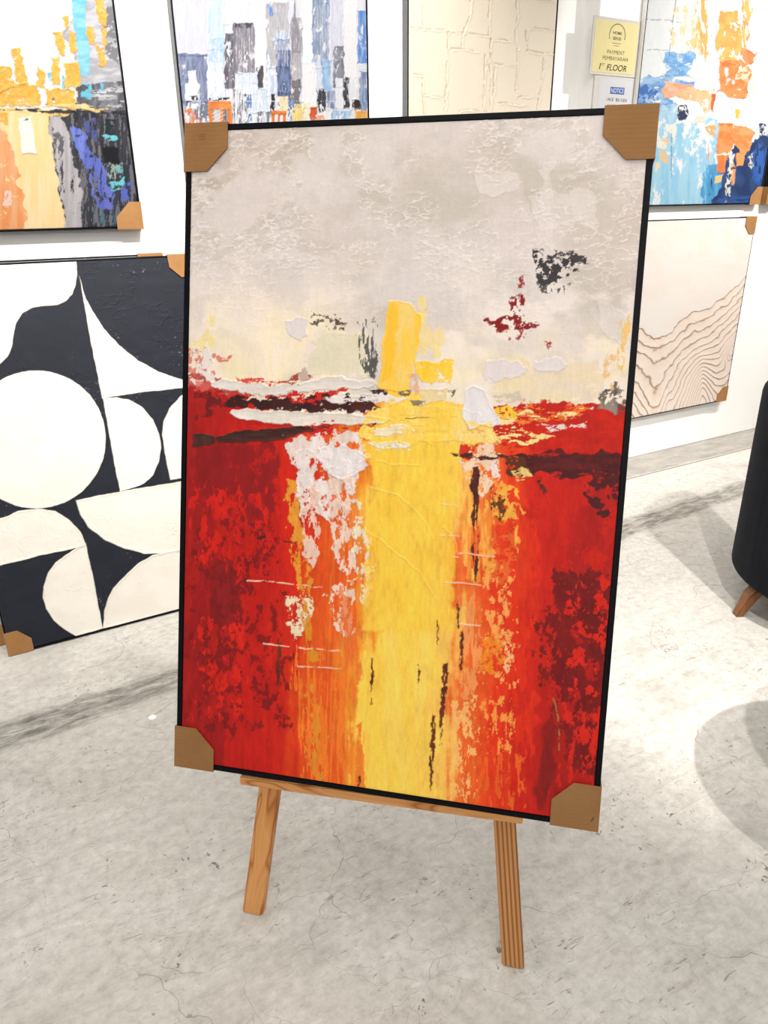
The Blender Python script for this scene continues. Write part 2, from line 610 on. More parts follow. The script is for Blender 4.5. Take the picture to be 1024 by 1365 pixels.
def canvas_mesh(mw, x0, x1, z0, z1, y, depth, nx, nz, art, mat, parent, inset=0.0):
    M3 = np.array(mw)
    us = np.linspace(0, 1, nx)
    vv = np.linspace(0, 1, nz)
    U, V = np.meshgrid(us, vv)               # V runs up
    lx, lz = x0 + (x1 - x0)*U, z0 + (z1 - z0)*V
    P = np.stack([lx, np.full_like(lx, y), lz, np.ones_like(lx)], -1)@M3.T
    q = P[..., :3] - EYE
    dz = q@FW
    X = IW/2 + FPX*(q@RT)/dz
    Y = IH/2 - FPX*(q@UP)/dz
    A = Art(X, Y, U, 1 - V)
    art(A)
    n = nx*nz
    h = np.clip(A.h, -0.002, 0.004).reshape(nz, nx)
    # edge ring: turn-over of the canvas to the back
    co = np.zeros((n, 3), np.float32)
    co[:, 0], co[:, 1], co[:, 2] = lx.ravel(), (y - h).ravel(), lz.ravel()
    ring = np.concatenate([np.arange(nx), np.arange(1, nz)*nx + nx - 1, (nz - 1)*nx + np.arange(nx - 2, -1, -1),
                           np.arange(nz - 2, 0, -1)*nx])
    back = co[ring].copy()
    back[:, 1] = y + depth
    co = np.concatenate([co, back])
    i = np.arange(n).reshape(nz, nx)
    quads = np.stack([i[:-1, :-1], i[:-1, 1:], i[1:, 1:], i[1:, :-1]], -1).reshape(-1, 4)
    rn = len(ring)
    j = np.arange(rn)
    side = np.stack([ring[(j+1) % rn], ring[j], n + j, n + (j+1) % rn], -1)
    quads = np.concatenate([quads, side])
    nf = len(quads)
    me = bpy.data.meshes.new('canvas')
    me.vertices.add(len(co))
    me.vertices.foreach_set('co', co.ravel())
    me.loops.add(nf*4 + rn)
    me.loops.foreach_set('vertex_index', np.concatenate([quads.ravel(), n + j[::-1]]).astype(np.int32))
    me.polygons.add(nf + 1)
    ls = np.append(np.arange(nf)*4, nf*4).astype(np.int32)
    me.polygons.foreach_set('loop_start', ls)
    sm = np.ones(nf + 1, bool)
    sm[-1 - rn:] = False
    me.polygons.foreach_set('use_smooth', sm)
    me.update(calc_edges=True)
    me.validate()
    at = me.color_attributes.new('paint', 'FLOAT_COLOR', 'POINT')
    cc = np.ones((len(co), 4), np.float32)
    cc[:n, :3] = np.clip(A.col, 0.002, 0.95)
    cc[n:, :3] = 0.75
    at.data.foreach_set('color', cc.ravel())
    return link('canvas', me, mat, parent)


def corner_protector(parent, sx, sz, w, h, depth, a, cut=0.5, lift=0.0035, over=0.0025, mat=None, wrap=True):
    """folded kraft card slipped over one corner of the frame"""
    def P(i, j):
        x = (w/2 - i)*sx
        z = (h - j) if sz > 0 else j
        return (x, z)
    o = over
    pts = [P(-o, -o), P(a, -o), P(a, a*cut), P(a*cut, a), P(-o, a)]
    bm = bmesh.new()
    add_prism(bm, pts, -lift, -lift + 0.0022)
    if wrap:
        for q in ([P(-o, -o), P(a, -o), P(a, -0.0004), P(-o, -0.0004)], [P(-o, -0.0004), P(-0.0004, -0.0004), P(-0.0004, a), P(-o, a)]):
            add_prism(bm, q, -lift + 0.0022, depth)
    return from_bm('corner_protector', bm, mat or M_KRAFT, parent)


def picture(name, label, mw, w, h, art, fw=0.008, depth=0.038, res=(300, 400), corners=(), a=0.08, cut=0.5,
            mat=None, side=None, cat='painting', group=None, recess=0.002, frame_mats=None, wrap=True):
    root = thing(name, label, cat, mat=mw, group=group)
    bm = bmesh.new()
    add_box(bm, -w/2, -w/2 + fw, 0, depth, 0, h, 0.0006)
    add_box(bm, w/2 - fw, w/2, 0, depth, 0, h, 0.0006)
    add_box(bm, -w/2 + fw, w/2 - fw, 0, depth, 0, fw, 0.0006)
    add_box(bm, -w/2 + fw, w/2 - fw, 0, depth, h - fw, h, 0.0006)
    bmesh.ops.recalc_face_normals(bm, faces=bm.faces[:])
    if side is not None:
        for f in bm.faces:
            c = f.calc_center_median()
            if abs(f.normal.x) > 0.9 and abs(abs(c.x) - w/2) < 0.001:
                f.material_index = 1
    from_bm('frame', bm, [M_BLACK, side or M_SIDE], root)
    g = 0.0008
    canvas_mesh(mw, -w/2 + fw + g, w/2 - fw - g, fw + g, h - fw - g, recess, depth - recess - 0.006, res[0], res[1],
                art, mat or PAINT, root)
    for sx, sz in corners:
        corner_protector(root, sx, sz, w, h, depth, a, cut, wrap=wrap)
    return root

# ------------------------------------------------------------------ the motifs
def art_main(A):
    X, Y = A.X, A.Y
    A.fill((214, 203, 197))
    # mottled stone-coloured ground
    a = rank(fbm(X, Y, 110, 90, 4, 21))
    A.wash(0.8*sstep(0.45, 0.95, a), (197, 186, 174))
    A.wash(0.7*sstep(0.5, 0.95, 1 - a), (222, 211, 206))
    tan = sstep(470, 180, Y)*(0.35 + 0.65*sstep(560, 300, X + 0.25*Y))
    b = rank(fbm(X + 0.6*Y, Y, 13, 8, 5, 22, 0.62))
    worm = np.exp(-((fbm(X + .5*Y, Y, 15, 9, 3, 23) - 0.5)/0.035)**2)
    big = sstep(0.22, 0.62, rank(fbm(X, Y, 70, 60, 3, 24)))
    A.wash(np.clip(0.95*tan*big*sstep(0.45, 0.58, b), 0, 1), (180, 166, 150), (196, 182, 167))
    A.wash(0.85*big*worm*sstep(500, 300, Y), (232, 223, 216))
    A.h += (0.0007*worm*big*sstep(520, 300, Y)).astype(np.float32)
    A.h += (0.00025*(b - .5)*sstep(540, 400, Y)).astype(np.float32)
    A.wash(0.35*sstep(0.6, 0.9, rank(fbm(X, Y, 60, 120, 3, 25)))*sstep(480, 250, Y), (222, 205, 200))
    # lighter and warmer towards the horizon
    A.wash(0.75*sstep(300, 450, Y)*sstep(0.15, 0.7, rank(fbm(X, Y, 60, 50, 4, 28))), (246, 232, 224), (240, 226, 214), (40, 30))
    lft = sstep(360, 450, Y)*np.clip(sstep(250, 290, X)*sstep(520, 420, X) + 0.8*sstep(270, 250, X), 0, 1)
    A.wash(0.85*lft*(0.5 + 0.5*rank(fbm(X, Y, 30, 60, 4, 26))), (250, 232, 188), (250, 230, 208), (16, 50))
    rgt = sstep(400, 500, Y)*sstep(540, 610, X)
    A.wash(0.85*rgt*(0.4 + 0.6*rank(fbm(X, Y, 45, 25, 4, 27))), (248, 230, 190), (244, 228, 212), (30, 16))
    A.stroke(box(251, 420, 290, 470), (240, 218, 130), cov=0.6, gs=(14, 22), fade=20, alpha=0.7)
    A.stroke(box(540, 395, 595, 480), (244, 214, 130), cov=0.7, gs=(12, 30), fade=22, alpha=0.75)
    for p in ([(352, 332), (425, 338), (422, 344), (385, 346), (362, 345)], [(630, 230), (700, 240), (655, 262), (640, 256)],
              [(735, 215), (740, 330), (728, 330), (722, 230)], [(560, 320), (620, 345), (640, 362), (600, 352)],
              [(700, 262), (790, 250), (800, 300), (720, 310)], [(800, 400), (840, 420), (838, 470), (805, 452)]):
        A.stroke(p, (226, 216, 210), h=0.0006, wob=8, ws=20, alpha=0.5, vs=(30, 10))
    # ---- lower half: vertical bands of colour
    edge_l = 250 - 0.0163*(Y - 200)
    edge_r = 866 - 0.084*(Y - 212)
    t = (X - edge_l)/(edge_r - edge_l)
    wob = (fbm(X, Y, 7, 120, 4, 31) - 0.5)*0.07 + (fbm(X, Y, 40, 90, 3, 32) - 0.5)*0.10 + (fbm(X, Y, 9, 9, 3, 36) - 0.5)*0.03
    hi = sstep(760, 600, Y)
    tt = t + wob - 0.03*hi*sstep(0.33, 0.45, t)*sstep(.6, .5, t)
    st = [0.00, 0.06, 0.12, 0.20, 0.27, 0.33, 0.385, 0.425, 0.445, 0.50, 0.60, 0.635, 0.66, 0.69, 0.74, 0.80, 0.86, 0.91, 1.0]
    cs = [(160, 30, 30), (176, 30, 26), (196, 32, 24), (192, 30, 24), (208, 44, 24), (226, 84, 28), (232, 98, 32), (240, 150, 44),
          (252, 205, 80), (253, 206, 76), (252, 208, 84), (249, 190, 90), (238, 118, 50), (234, 92, 36), (226, 62, 28), (208, 40, 26), (190, 34, 27),
          (172, 32, 28), (180, 34, 28)]
    cl = np.array([lin(c) for c in cs])
    low = np.stack([np.interp(tt, st, cl[:, k]) for k in range(3)], 1)
    hor = np.interp(X, [246, 300, 400, 470, 520, 600, 650, 700, 840], [515, 522, 556, 565, 520, 535, 552, 548, 545])
    hz = (fbm(X, Y, 26, 8, 5, 33) - 0.5)*34 + (fbm(X, Y, 5, 5, 3, 34) - .5)*8
    m = sstep(-1.5, 1.5, Y - hor - hz).astype(np.float32)
    A.col += (low - A.col)*m[:, None]
    # fine vertical drag of the brush in the bands
    dr = rank(fbm(X + 0.04*Y, Y, 2.6, 70, 4, 35))
    A.wash(m*0.22*sstep(0.6, 1, dr)*sstep(0.3, 0.42, t)*sstep(.46, .40, t), (250, 190, 90))
    A.wash(m*0.45*sstep(0.5, 1, dr)*sstep(0.30, 0.40, t)*sstep(.47, .42, t), (238, 140, 50))
    A.wash(m*0.25*sstep(0.6, 1, 1 - dr)*sstep(0.26, 0.1, t), (140, 26, 26))
    A.wash(m*0.35*sstep(0.5, 1, rank(fbm(X, Y, 22, 160, 3, 37)))*sstep(.45, .48, t)*sstep(.62, .58, t), (252, 216, 112))
    A.h += (m*0.00012*dr).astype(np.float32)

    # ---- left reds
    red, dred, mar = (214, 36, 24), (140, 28, 30), (96, 28, 28)
    A.stroke(box(246, 585, 300, 1030), (150, 27, 28), cov=0.55, gs=(26, 90), wob=14, ws=30, alpha=0.8, soft=6)
    A.stroke([(258, 592), (372, 592), (372, 640), (360, 700), (300, 690), (258, 640)], dred, cov=0.92, gs=(30, 40), wob=8, alpha=.9, soft=3)
    A.stroke([(285, 745), (308, 745), (320, 800), (312, 835), (292, 840), (282, 800)], (134, 30, 32), wob=6, ws=12, alpha=.9)
    A.stroke(box(248, 690, 385, 985), (126, 26, 28), cov=0.34, gs=(9, 13), wob=10, fade=25, alpha=.9, octv=5)
    A.stroke(box(250, 640, 380, 770), (206, 34, 24), cov=0.36, gs=(9, 16), wob=10, fade=25, octv=5)
    A.stroke(box(256, 820, 340, 960), (212, 38, 26), cov=0.25, gs=(7, 11), wob=10, fade=20, octv=5)
    A.stroke([(372, 590), (392, 588), (396, 720), (400, 800), (384, 800), (376, 700)], (212, 38, 24), wob=4, alpha=.8, soft=3)
    A.stroke([(250, 500), (300, 508), (330, 520), (300, 548), (252, 540)], (170, 34, 32), cov=.8, gs=(12, 8), wob=8, alpha=.9)
    A.stroke([(262, 525), (300, 528), (300, 545), (262, 560)], (110, 30, 28), cov=.6, gs=(8, 12), wob=6)
    A.stroke([(247, 455), (282, 462), (285, 500), (270, 520), (248, 520)], (214, 96, 84), cov=.5, gs=(10, 14), wob=6, alpha=.8)
    A.stroke([(256, 466), (282, 470), (283, 505), (272, 508), (262, 490)], (232, 222, 214), cov=.6, gs=(8, 14), wob=6, h=.0006)
    A.stroke([(290, 470), (310, 474), (306, 482), (292, 480)], (220, 120, 104), cov=.5, gs=(6, 4), wob=5)
    # ---- horizon knife marks, left half
    A.stroke([(285, 518), (330, 510), (400, 512), (440, 505), (470, 512), (460, 528), (400, 532), (330, 530), (290, 532)], (206, 54, 46), cov=.55, gs=(16, 6), wob=6)
    A.stroke([(300, 534), (345, 529), (400, 530), (432, 526), (495, 534), (510, 545), (480, 552), (440, 550), (400, 546), (350, 545), (304, 542)],
             (70, 33, 31), (56, 29, 29), cov=.93, gs=(14, 7), wob=7, ws=10, h=.0004)
    A.stroke([(380, 520), (440, 520), (440, 536), (390, 540)], (208, 40, 36), cov=.4, gs=(8, 5), wob=5)
    A.stroke([(282, 506), (330, 512), (390, 513), (440, 503), (495, 506), (500, 516), (450, 520), (390, 524), (350, 528), (320, 522), (284, 514)],
             (232, 222, 216), (222, 211, 200), h=.0011, wob=4, ws=12, vs=(30, 6))
    A.stroke([(310, 504), (352, 503), (356, 509), (340, 513)], (214, 80, 66), cov=.7, gs=(7, 4), wob=5)
    A.stroke([(376, 508), (404, 496), (416, 500), (394, 513)], (170, 70, 64), cov=.75, gs=(8, 5), wob=5)
    A.stroke([(396, 498), (406, 484), (412, 502), (402, 507)], (196, 172, 156), wob=4)
    A.stroke([(432, 528), (470, 524), (540, 526), (548, 532), (520, 540), (470, 540)], (234, 226, 221), cov=.75, gs=(12, 4), wob=5, h=.0008)
    A.stroke([(490, 518), (512, 518), (518, 526), (500, 528)], (70, 40, 38), cov=.7, gs=(8, 4), wob=3)
    A.stroke([(470, 540), (496, 536), (498, 550), (462, 552)], (80, 40, 36), cov=.75, gs=(8, 5), wob=5)
    A.stroke([(528, 522), (552, 520), (546, 528), (530, 528)], (110, 100, 84), cov=.8, gs=(8, 4), wob=3)
    A.stroke([(330, 566), (420, 568), (450, 564), (440, 578), (360, 578)], (208, 34, 28), cov=.85, gs=(18, 6), wob=5)
    A.stroke([(304, 552), (312, 546), (345, 545), (400, 550), (450, 551), (500, 556), (524, 560), (510, 567), (470, 566), (420, 568), (360, 562), (318, 558)],
             (234, 225, 216), (226, 214, 200), h=.0014, wob=3, ws=16, vs=(40, 5))
    A.stroke([(256, 579), (270, 576), (285, 580), (288, 588), (281, 594), (258, 594)], (66, 38, 35), (80, 50, 44), h=.0008, wob=2)
    A.stroke([(286, 583), (310, 575), (350, 572), (392, 569), (446, 567), (402, 578), (382, 586), (330, 589), (292, 590)], (64, 36, 33), (80, 48, 42), h=.001, wob=2, vs=(20, 4))
    A.stroke([(400, 573), (455, 570), (505, 562), (500, 568), (455, 576), (420, 577)], (120, 50, 40), cov=.55, gs=(14, 4), wob=3)
    A.stroke([(412, 564), (448, 560), (444, 578), (424, 576)], (206, 38, 30), cov=.6, gs=(8, 6), wob=5)
    # ---- pale flecked column
    A.stroke([(380, 580), (440, 572), (484, 578), (492, 610), (476, 640), (470, 690), (452, 700), (430, 690), (398, 660), (388, 610)],
             (236, 224, 220), (228, 200, 186), cov=.66, gs=(12, 16), wob=8, h=.0009, octv=5)
    A.stroke([(420, 600), (462, 590), (486, 600), (492, 622), (470, 636), (462, 652), (450, 640), (432, 628)], (236, 226, 224), wob=6, h=.0012)
    A.stroke([(394, 600), (414, 600), (414, 680), (402, 690), (394, 660)], (236, 222, 216), cov=.8, gs=(8, 20), wob=5, h=.0008)
    A.stroke([(396, 660), (424, 650), (428, 740), (418, 760), (404, 745)], (234, 196, 176), cov=.5, gs=(7, 15), wob=6, h=.0006, octv=5)
    A.stroke([(440, 640), (468, 640), (470, 700), (478, 760), (462, 770), (444, 735)], (238, 206, 188), cov=.55, gs=(7, 18), wob=6, h=.0007, octv=5)
    A.stroke([(474, 660), (492, 700), (500, 740), (490, 810), (480, 800), (470, 720)], (240, 224, 196), cov=.55, gs=(7, 14), wob=6, h=.0008, octv=5)
    A.stroke([(432, 790), (470, 770), (474, 840), (462, 855), (444, 830)], (238, 210, 186), cov=.45, gs=(6, 11), wob=6, h=.0006, octv=5)
    A.stroke([(380, 782), (408, 780), (420, 812), (404, 850), (390, 856), (384, 820)], (240, 222, 186), cov=.55, gs=(7, 8), wob=5, h=.0007, octv=5)
    A.stroke([(380, 640), (398, 640), (398, 700), (410, 745), (416, 800), (398, 780), (384, 720)], (226, 150, 50), cov=.6, gs=(9, 22), wob=6)
    A.stroke([(402, 790), (414, 820), (424, 880), (412, 880), (404, 830)], (222, 150, 40), cov=.8, gs=(10, 30), wob=4, alpha=.85)
    A.stroke([(410, 900), (430, 940), (436, 1000), (424, 1050), (406, 1000), (404, 930)], (226, 150, 50), cov=.6, gs=(8, 18), wob=5, alpha=.85)
    A.stroke([(450, 780), (482, 820), (486, 900), (470, 930), (452, 860)], (236, 116, 52), cov=.6, gs=(6, 30), wob=6, alpha=.8)
    A.stroke(box(388, 860, 470, 1060), (240, 122, 40), cov=.35, gs=(4, 60), wob=6, fade=20)
    A.stroke([(466, 980), (484, 960), (488, 1062), (468, 1060)], (240, 130, 44), cov=.6, gs=(5, 40), wob=4)
    # ---- yellow slabs
    A.stroke([(518, 400), (548, 404), (562, 420), (556, 470), (544, 520), (520, 523), (504, 516), (510, 465)], (252, 199, 50), (244, 210, 120), wob=3, h=.0009, vs=(18, 50), alpha=.95)
    A.stroke([(519, 404), (532, 405), (524, 500), (508, 512), (512, 460)], (250, 188, 24), wob=3, soft=5, alpha=.8)
    A.stroke([(556, 481), (604, 480), (602, 512), (560, 512)], (252, 208, 78), (247, 200, 50), wob=4, h=.0007, cov=.93, gs=(20, 20))
    A.stroke([(495, 546), (560, 538), (620, 545), (664, 568), (660, 592), (600, 590), (540, 592), (500, 590), (478, 580)], (252, 205, 74), (250, 214, 116), cov=.9, gs=(26, 7), wob=6, h=.0006)
    A.stroke([(480, 586), (612, 590), (606, 700), (604, 840), (480, 840), (492, 700), (498, 640)], (254, 208, 76), (252, 200, 64), wob=5, soft=5, alpha=.75, vs=(40, 40))
    A.stroke([(500, 568), (540, 566), (555, 574), (520, 582), (496, 580)], (240, 222, 190), cov=.8, gs=(14, 5), wob=4, h=.0007)
    A.stroke([(490, 590), (540, 588), (546, 598), (505, 602)], (238, 226, 200), cov=.6, gs=(14, 5), wob=4, h=.0006)
    A.stroke([(556, 520), (598, 516), (596, 536), (560, 540)], (232, 208, 160), cov=.9, gs=(14, 8), wob=4, h=.0006)
    A.stroke([(545, 500), (556, 502), (560, 525), (550, 526)], (226, 176, 140), cov=.7, gs=(6, 9), wob=3)
    A.stroke([(546, 533), (566, 534), (566, 540), (550, 541)], (140, 126, 96), cov=.8, gs=(7, 4), wob=2)
    A.stroke([(596, 520), (608, 518), (602, 528)], (120, 100, 70), cov=.7, gs=(5, 4), wob=2)
    A.line([(540, 558), (556, 557), (580, 556)], (100, 80, 50), 1.4, wob=1, cov=.7)
    for p in ([(492, 646), (530, 660), (560, 690), (580, 720)], [(480, 705), (520, 730), (560, 762), (584, 800)], [(500, 615), (530, 622), (560, 618)], [(590, 700), (606, 718), (612, 740)]):
        A.line(p, (254, 216, 110), 2.4, wob=3, ws=20, h=.0009, alpha=.45)
    # ---- middle: pale knife slab and cream field right of it
    A.stroke([(652, 482), (690, 478), (716, 490), (770, 482), (800, 484), (806, 520), (790, 540), (740, 540), (690, 545), (660, 530)], (236, 216, 176), (230, 212, 192), cov=.93, gs=(40, 12), wob=7, soft=4, vs=(60, 10))
    A.stroke([(646, 482), (690, 480), (704, 494), (670, 510), (648, 506)], (226, 214, 212), wob=5, h=.0007, soft=3)
    A.stroke([(714, 482), (740, 476), (758, 486), (740, 496), (716, 492)], (226, 216, 214), wob=4, h=.0007, soft=2)
    A.stroke([(656, 525), (690, 522), (700, 533), (664, 540)], (196, 184, 166), cov=.6, gs=(16, 4), wob=4, alpha=.7)
    A.stroke([(660, 540), (720, 536), (800, 540), (845, 530), (838, 606), (760, 604), (690, 600), (655, 585)], (204, 38, 24), (186, 34, 24), cov=.92, gs=(22, 8), wob=7, vs=(20, 8))
    A.stroke([(665, 546), (760, 540), (790, 548), (770, 556), (690, 566)], (238, 120, 50), cov=.5, gs=(18, 5), wob=6, octv=5)
    A.stroke([(655, 556), (700, 548), (740, 552), (780, 542), (780, 552), (720, 562), (690, 572), (660, 572)], (246, 216, 150), cov=.42, gs=(14, 4), wob=5, h=.0006, octv=5)
    A.stroke([(640, 575), (700, 572), (740, 582), (700, 592), (660, 592)], (244, 214, 140), cov=.45, gs=(14, 4), wob=5, h=.0006, octv=5)
    A.stroke([(724, 566), (782, 564), (780, 570), (730, 573)], (234, 214, 206), cov=.5, gs=(10, 3), wob=3)
    A.stroke([(660, 544), (682, 540), (688, 556), (668, 560)], (244, 196, 60), cov=.8, gs=(9, 6), wob=4)
    A.stroke([(622, 521), (632, 515), (645, 520), (656, 540), (668, 566), (655, 571), (640, 569), (623, 572), (618, 548)], (234, 226, 228), (228, 218, 216), h=.0013, wob=3, ws=14)
    A.stroke([(618, 560), (660, 570), (668, 590), (610, 590), (600, 575)], (250, 214, 126), cov=.9, gs=(16, 6), wob=5)
    A.stroke([(800, 528), (820, 516), (838, 525), (844, 526), (841, 552), (800, 545)], (76, 64, 58), (150, 136, 124), cov=.72, gs=(6, 6), wob=6, octv=5)
    A.stroke([(812, 524), (818, 508), (824, 508), (820, 526)], (110, 98, 90), cov=.5, gs=(4, 8), wob=4)
    A.stroke([(826, 430), (838, 418), (838, 450), (830, 500), (824, 490)], (236, 190, 96), cov=.75, gs=(6, 24), wob=4, alpha=.85)
    A.stroke([(806, 470), (818, 476), (816, 520), (806, 515)], (232, 184, 120), cov=.6, gs=(6, 16), wob=4, alpha=.8)
    # ---- right hand lower half
    A.stroke([(610, 590), (650, 590), (668, 604), (664, 640), (640, 660), (618, 640)], (240, 206, 176), cov=.6, gs=(9, 10), wob=6, h=.0006, octv=5)
    A.stroke([(616, 596), (634, 592), (636, 615), (620, 616)], (214, 54, 30), cov=.7, gs=(6, 6), wob=5)
    A.stroke([(600, 604), (640, 604), (700, 606), (760, 608), (700, 614), (620, 614)], (80, 40, 34), cov=.6, gs=(22, 4), wob=3)
    A.stroke([(684, 606), (760, 602), (840, 602), (838, 642), (780, 638), (730, 633), (694, 632)], (72, 29, 31), (98, 33, 32), cov=.95, gs=(26, 8), wob=6, vs=(30, 8))
    A.stroke([(672, 612), (700, 610), (706, 632), (680, 636)], (92, 50, 30), cov=.75, gs=(8, 8), wob=5)
    A.stroke([(682, 628), (706, 624), (712, 634), (690, 642)], (232, 200, 120), cov=.7, gs=(9, 4), wob=4, h=.0006)
    A.stroke([(655, 612), (664, 612), (664, 640), (655, 638)], (238, 220, 214), cov=.8, gs=(5, 12), wob=3, h=.0006)
    A.stroke(box(700, 636, 830, 760), (198, 36, 26), cov=.62, gs=(24, 26), wob=10, fade=12, alpha=.9)
    A.stroke([(775, 640), (834, 636), (830, 700), (800, 690), (780, 670)], (80, 32, 32), cov=.5, gs=(14, 14), wob=8)
    A.stroke([(720, 632), (730, 655), (726, 662), (716, 640)], (90, 40, 34), wob=4, cov=.7, gs=(5, 6))
    A.stroke([(625, 636), (664, 636), (662, 720), (650, 780), (620, 770), (616, 700)], (240, 130, 52), (250, 190, 84), cov=.72, gs=(9, 40), wob=6, vs=(5, 40))
    A.stroke([(664, 640), (690, 650), (696, 690), (672, 700), (660, 680)], (244, 176, 70), cov=.6, gs=(9, 10), wob=6, octv=5)
    A.stroke([(640, 720), (690, 700), (690, 760), (670, 780), (640, 770)], (246, 170, 76), cov=.42, gs=(8, 8), wob=6, octv=5)
    A.stroke([(652, 640), (676, 660), (672, 700), (656, 690)], (96, 60, 30), cov=.35, gs=(6, 7), wob=4)
    A.stroke([(628, 625), (640, 620), (638, 700), (636, 760), (632, 800), (629, 760), (630, 690)], (100, 38, 30), (70, 34, 30), cov=.84, gs=(5, 40), wob=3)
    A.stroke(box(656, 700, 716, 1010), (224, 52, 26), cov=.7, gs=(18, 90), wob=8, soft=4, alpha=.75)
    A.stroke(box(640, 760, 690, 920), (246, 160, 84), cov=.34, gs=(6, 9), wob=8, fade=14, octv=5)
    A.stroke([(640, 860), (668, 840), (672, 880), (650, 900), (640, 892)], (240, 140, 34), cov=.7, gs=(10, 9), wob=6, alpha=.8)
    A.stroke([(612, 850), (632, 780), (640, 860), (632, 940), (616, 930)], (244, 150, 84), cov=.6, gs=(5, 30), wob=6)
    A.stroke(box(598, 930, 640, 1070), (250, 182, 106), cov=.5, gs=(6, 12), wob=9, fade=10, octv=5)
    A.stroke(box(640, 930, 690, 1010), (244, 150, 70), cov=.35, gs=(5, 12), wob=8, fade=12, octv=5)
    A.stroke(box(616, 1000, 700, 1085), (232, 96, 36), cov=.4, gs=(5, 30), wob=8, fade=10)
    A.stroke([(672, 840), (684, 860), (680, 900), (672, 890)], (246, 190, 130), cov=.5, gs=(4, 6), wob=4, octv=5)
    # maroon lichen on the far right
    A.stroke([(735, 755), (826, 766), (816, 900), (806, 1052), (770, 1050), (742, 980), (742, 900), (728, 820)], (112, 26, 27), (130, 30, 29), cov=.70, gs=(17, 24), wob=12, octv=5, vs=(30, 40))
    A.stroke([(738, 765), (820, 766), (818, 800), (790, 796), (745, 790)], (118, 30, 30), cov=.8, gs=(26, 8), wob=8)
    A.stroke([(774, 800), (800, 800), (812, 850), (804, 890), (786, 860)], (110, 28, 28), cov=.85, gs=(14, 20), wob=8)
    A.stroke([(708, 820), (742, 800), (744, 940), (716, 920)], (126, 30, 26), cov=.42, gs=(6, 8), wob=6, fade=8, octv=5)
    A.stroke([(728, 960), (744, 930), (742, 1060), (716, 1082), (712, 1060)], (124, 30, 30), cov=.85, gs=(10, 60), wob=5, soft=6, alpha=.8)
    A.stroke(box(742, 940, 806, 1050), (210, 40, 28), cov=.4, gs=(9, 22), wob=8, fade=10, octv=5)
    A.stroke(box(750, 770, 815, 930), (214, 40, 28), cov=.30, gs=(9, 13), wob=8, fade=12, octv=5)
    A.line([(738, 930), (744, 950), (745, 975), (746, 1000)], (170, 120, 60), 2.5, wob=2, cov=.7)
    # dark touches dragged through the yellow
    dk = (104, 42, 28)
    for p in ([(609, 802), (612, 802), (612, 838), (609, 838)], [(615, 840), (619, 842), (617, 880), (614, 905), (612, 880)],
              [(590, 884), (597, 882), (596, 920), (592, 950), (588, 996), (586, 960)], [(577, 952), (581, 956), (579, 1000), (575, 1056), (572, 1040), (574, 990)],
              [(558, 886), (561, 886), (559, 910), (557, 908)], [(583, 826), (585, 826), (584, 860), (582, 856)], [(496, 878), (499, 878), (498, 905), (495, 925), (494, 905)],
              [(495, 928), (497, 928), (496, 940), (494, 940)], [(370, 855), (376, 856), (374, 890), (371, 930), (369, 890)], [(478, 1035), (482, 1035), (480, 1052), (476, 1052)]):
        A.stroke(p, (122, 50, 30), (84, 38, 26), cov=.85, gs=(3, 14), wob=2, ws=5)
    A.stroke([(343, 715), (352, 714), (356, 718), (345, 720)], (74, 36, 30), wob=2)
    A.stroke([(376, 718), (398, 722), (396, 725), (378, 721)], (84, 40, 30), wob=2, cov=.8, gs=(6, 3))
    # scratches of bare ground
    sc = (246, 206, 176)
    for p in ([(330, 774), (365, 776), (400, 780), (430, 783)], [(350, 857), (372, 860), (386, 862)], [(398, 864), (425, 865), (456, 868)], [(396, 888), (425, 889), (455, 892)],
              [(592, 776), (615, 777), (642, 780)], [(586, 714), (600, 715), (612, 716)], [(600, 742), (612, 743)], [(612, 832), (630, 833), (640, 834)],
              [(612, 737), (640, 740), (660, 742)], [(590, 672), (604, 674), (610, 676)]):
        A.line(p, sc, 1.8, wob=1.2, cov=.85, gs=(8, 3), h=.0006)
    # ---- upper accents
    A.stroke([(424, 446), (486, 444), (492, 498), (440, 502), (408, 498), (414, 470)], (232, 220, 188), (222, 214, 186), wob=6, h=.0005, soft=4, alpha=.9, vs=(30, 20))
    A.stroke([(382, 430), (410, 424), (412, 446), (402, 456), (388, 448)], (226, 214, 212), wob=5, h=.0007)
    A.stroke([(416, 414), (450, 420), (466, 432), (456, 442), (430, 440), (416, 430)], (112, 96, 80), cov=.28, gs=(5, 4), wob=5, octv=5)
    A.stroke([(444, 424), (466, 428), (460, 438), (446, 436)], (96, 76, 66), cov=.6, gs=(5, 4), wob=4)
    A.stroke([(478, 430), (502, 424), (504, 470), (500, 500), (484, 496), (476, 450)], (96, 92, 86), cov=.36, gs=(3, 22), wob=5, octv=5)
    A.stroke([(484, 478), (502, 476), (502, 501), (486, 498)], (88, 86, 84), cov=.6, gs=(4, 9), wob=4)
    A.stroke([(714, 334), (726, 334), (724, 352), (742, 340), (758, 334), (780, 342), (784, 352), (760, 360), (752, 376), (726, 378), (716, 374), (718, 356)],
             (62, 57, 58), cov=.6, gs=(8, 7), wob=7, octv=5)
    A.stroke([(716, 366), (744, 368), (742, 378), (718, 377)], (64, 60, 60), cov=.85, gs=(8, 5), wob=4)
    A.stroke([(738, 336), (782, 340), (778, 348), (742, 348)], (70, 64, 64), cov=.8, gs=(10, 4), wob=4)
    A.stroke([(714, 378), (760, 376), (752, 395), (720, 392)], (90, 84, 82), cov=.22, gs=(4, 8), wob=4)
    A.stroke([(645, 424), (664, 424), (684, 420), (702, 424), (722, 430), (716, 438), (690, 442), (668, 440), (652, 438)], (138, 28, 32), cov=.62, gs=(9, 6), wob=5, octv=5)
    A.stroke([(684, 394), (698, 392), (702, 410), (698, 430), (686, 434), (680, 412)], (140, 30, 34), cov=.5, gs=(5, 9), wob=5, octv=5)
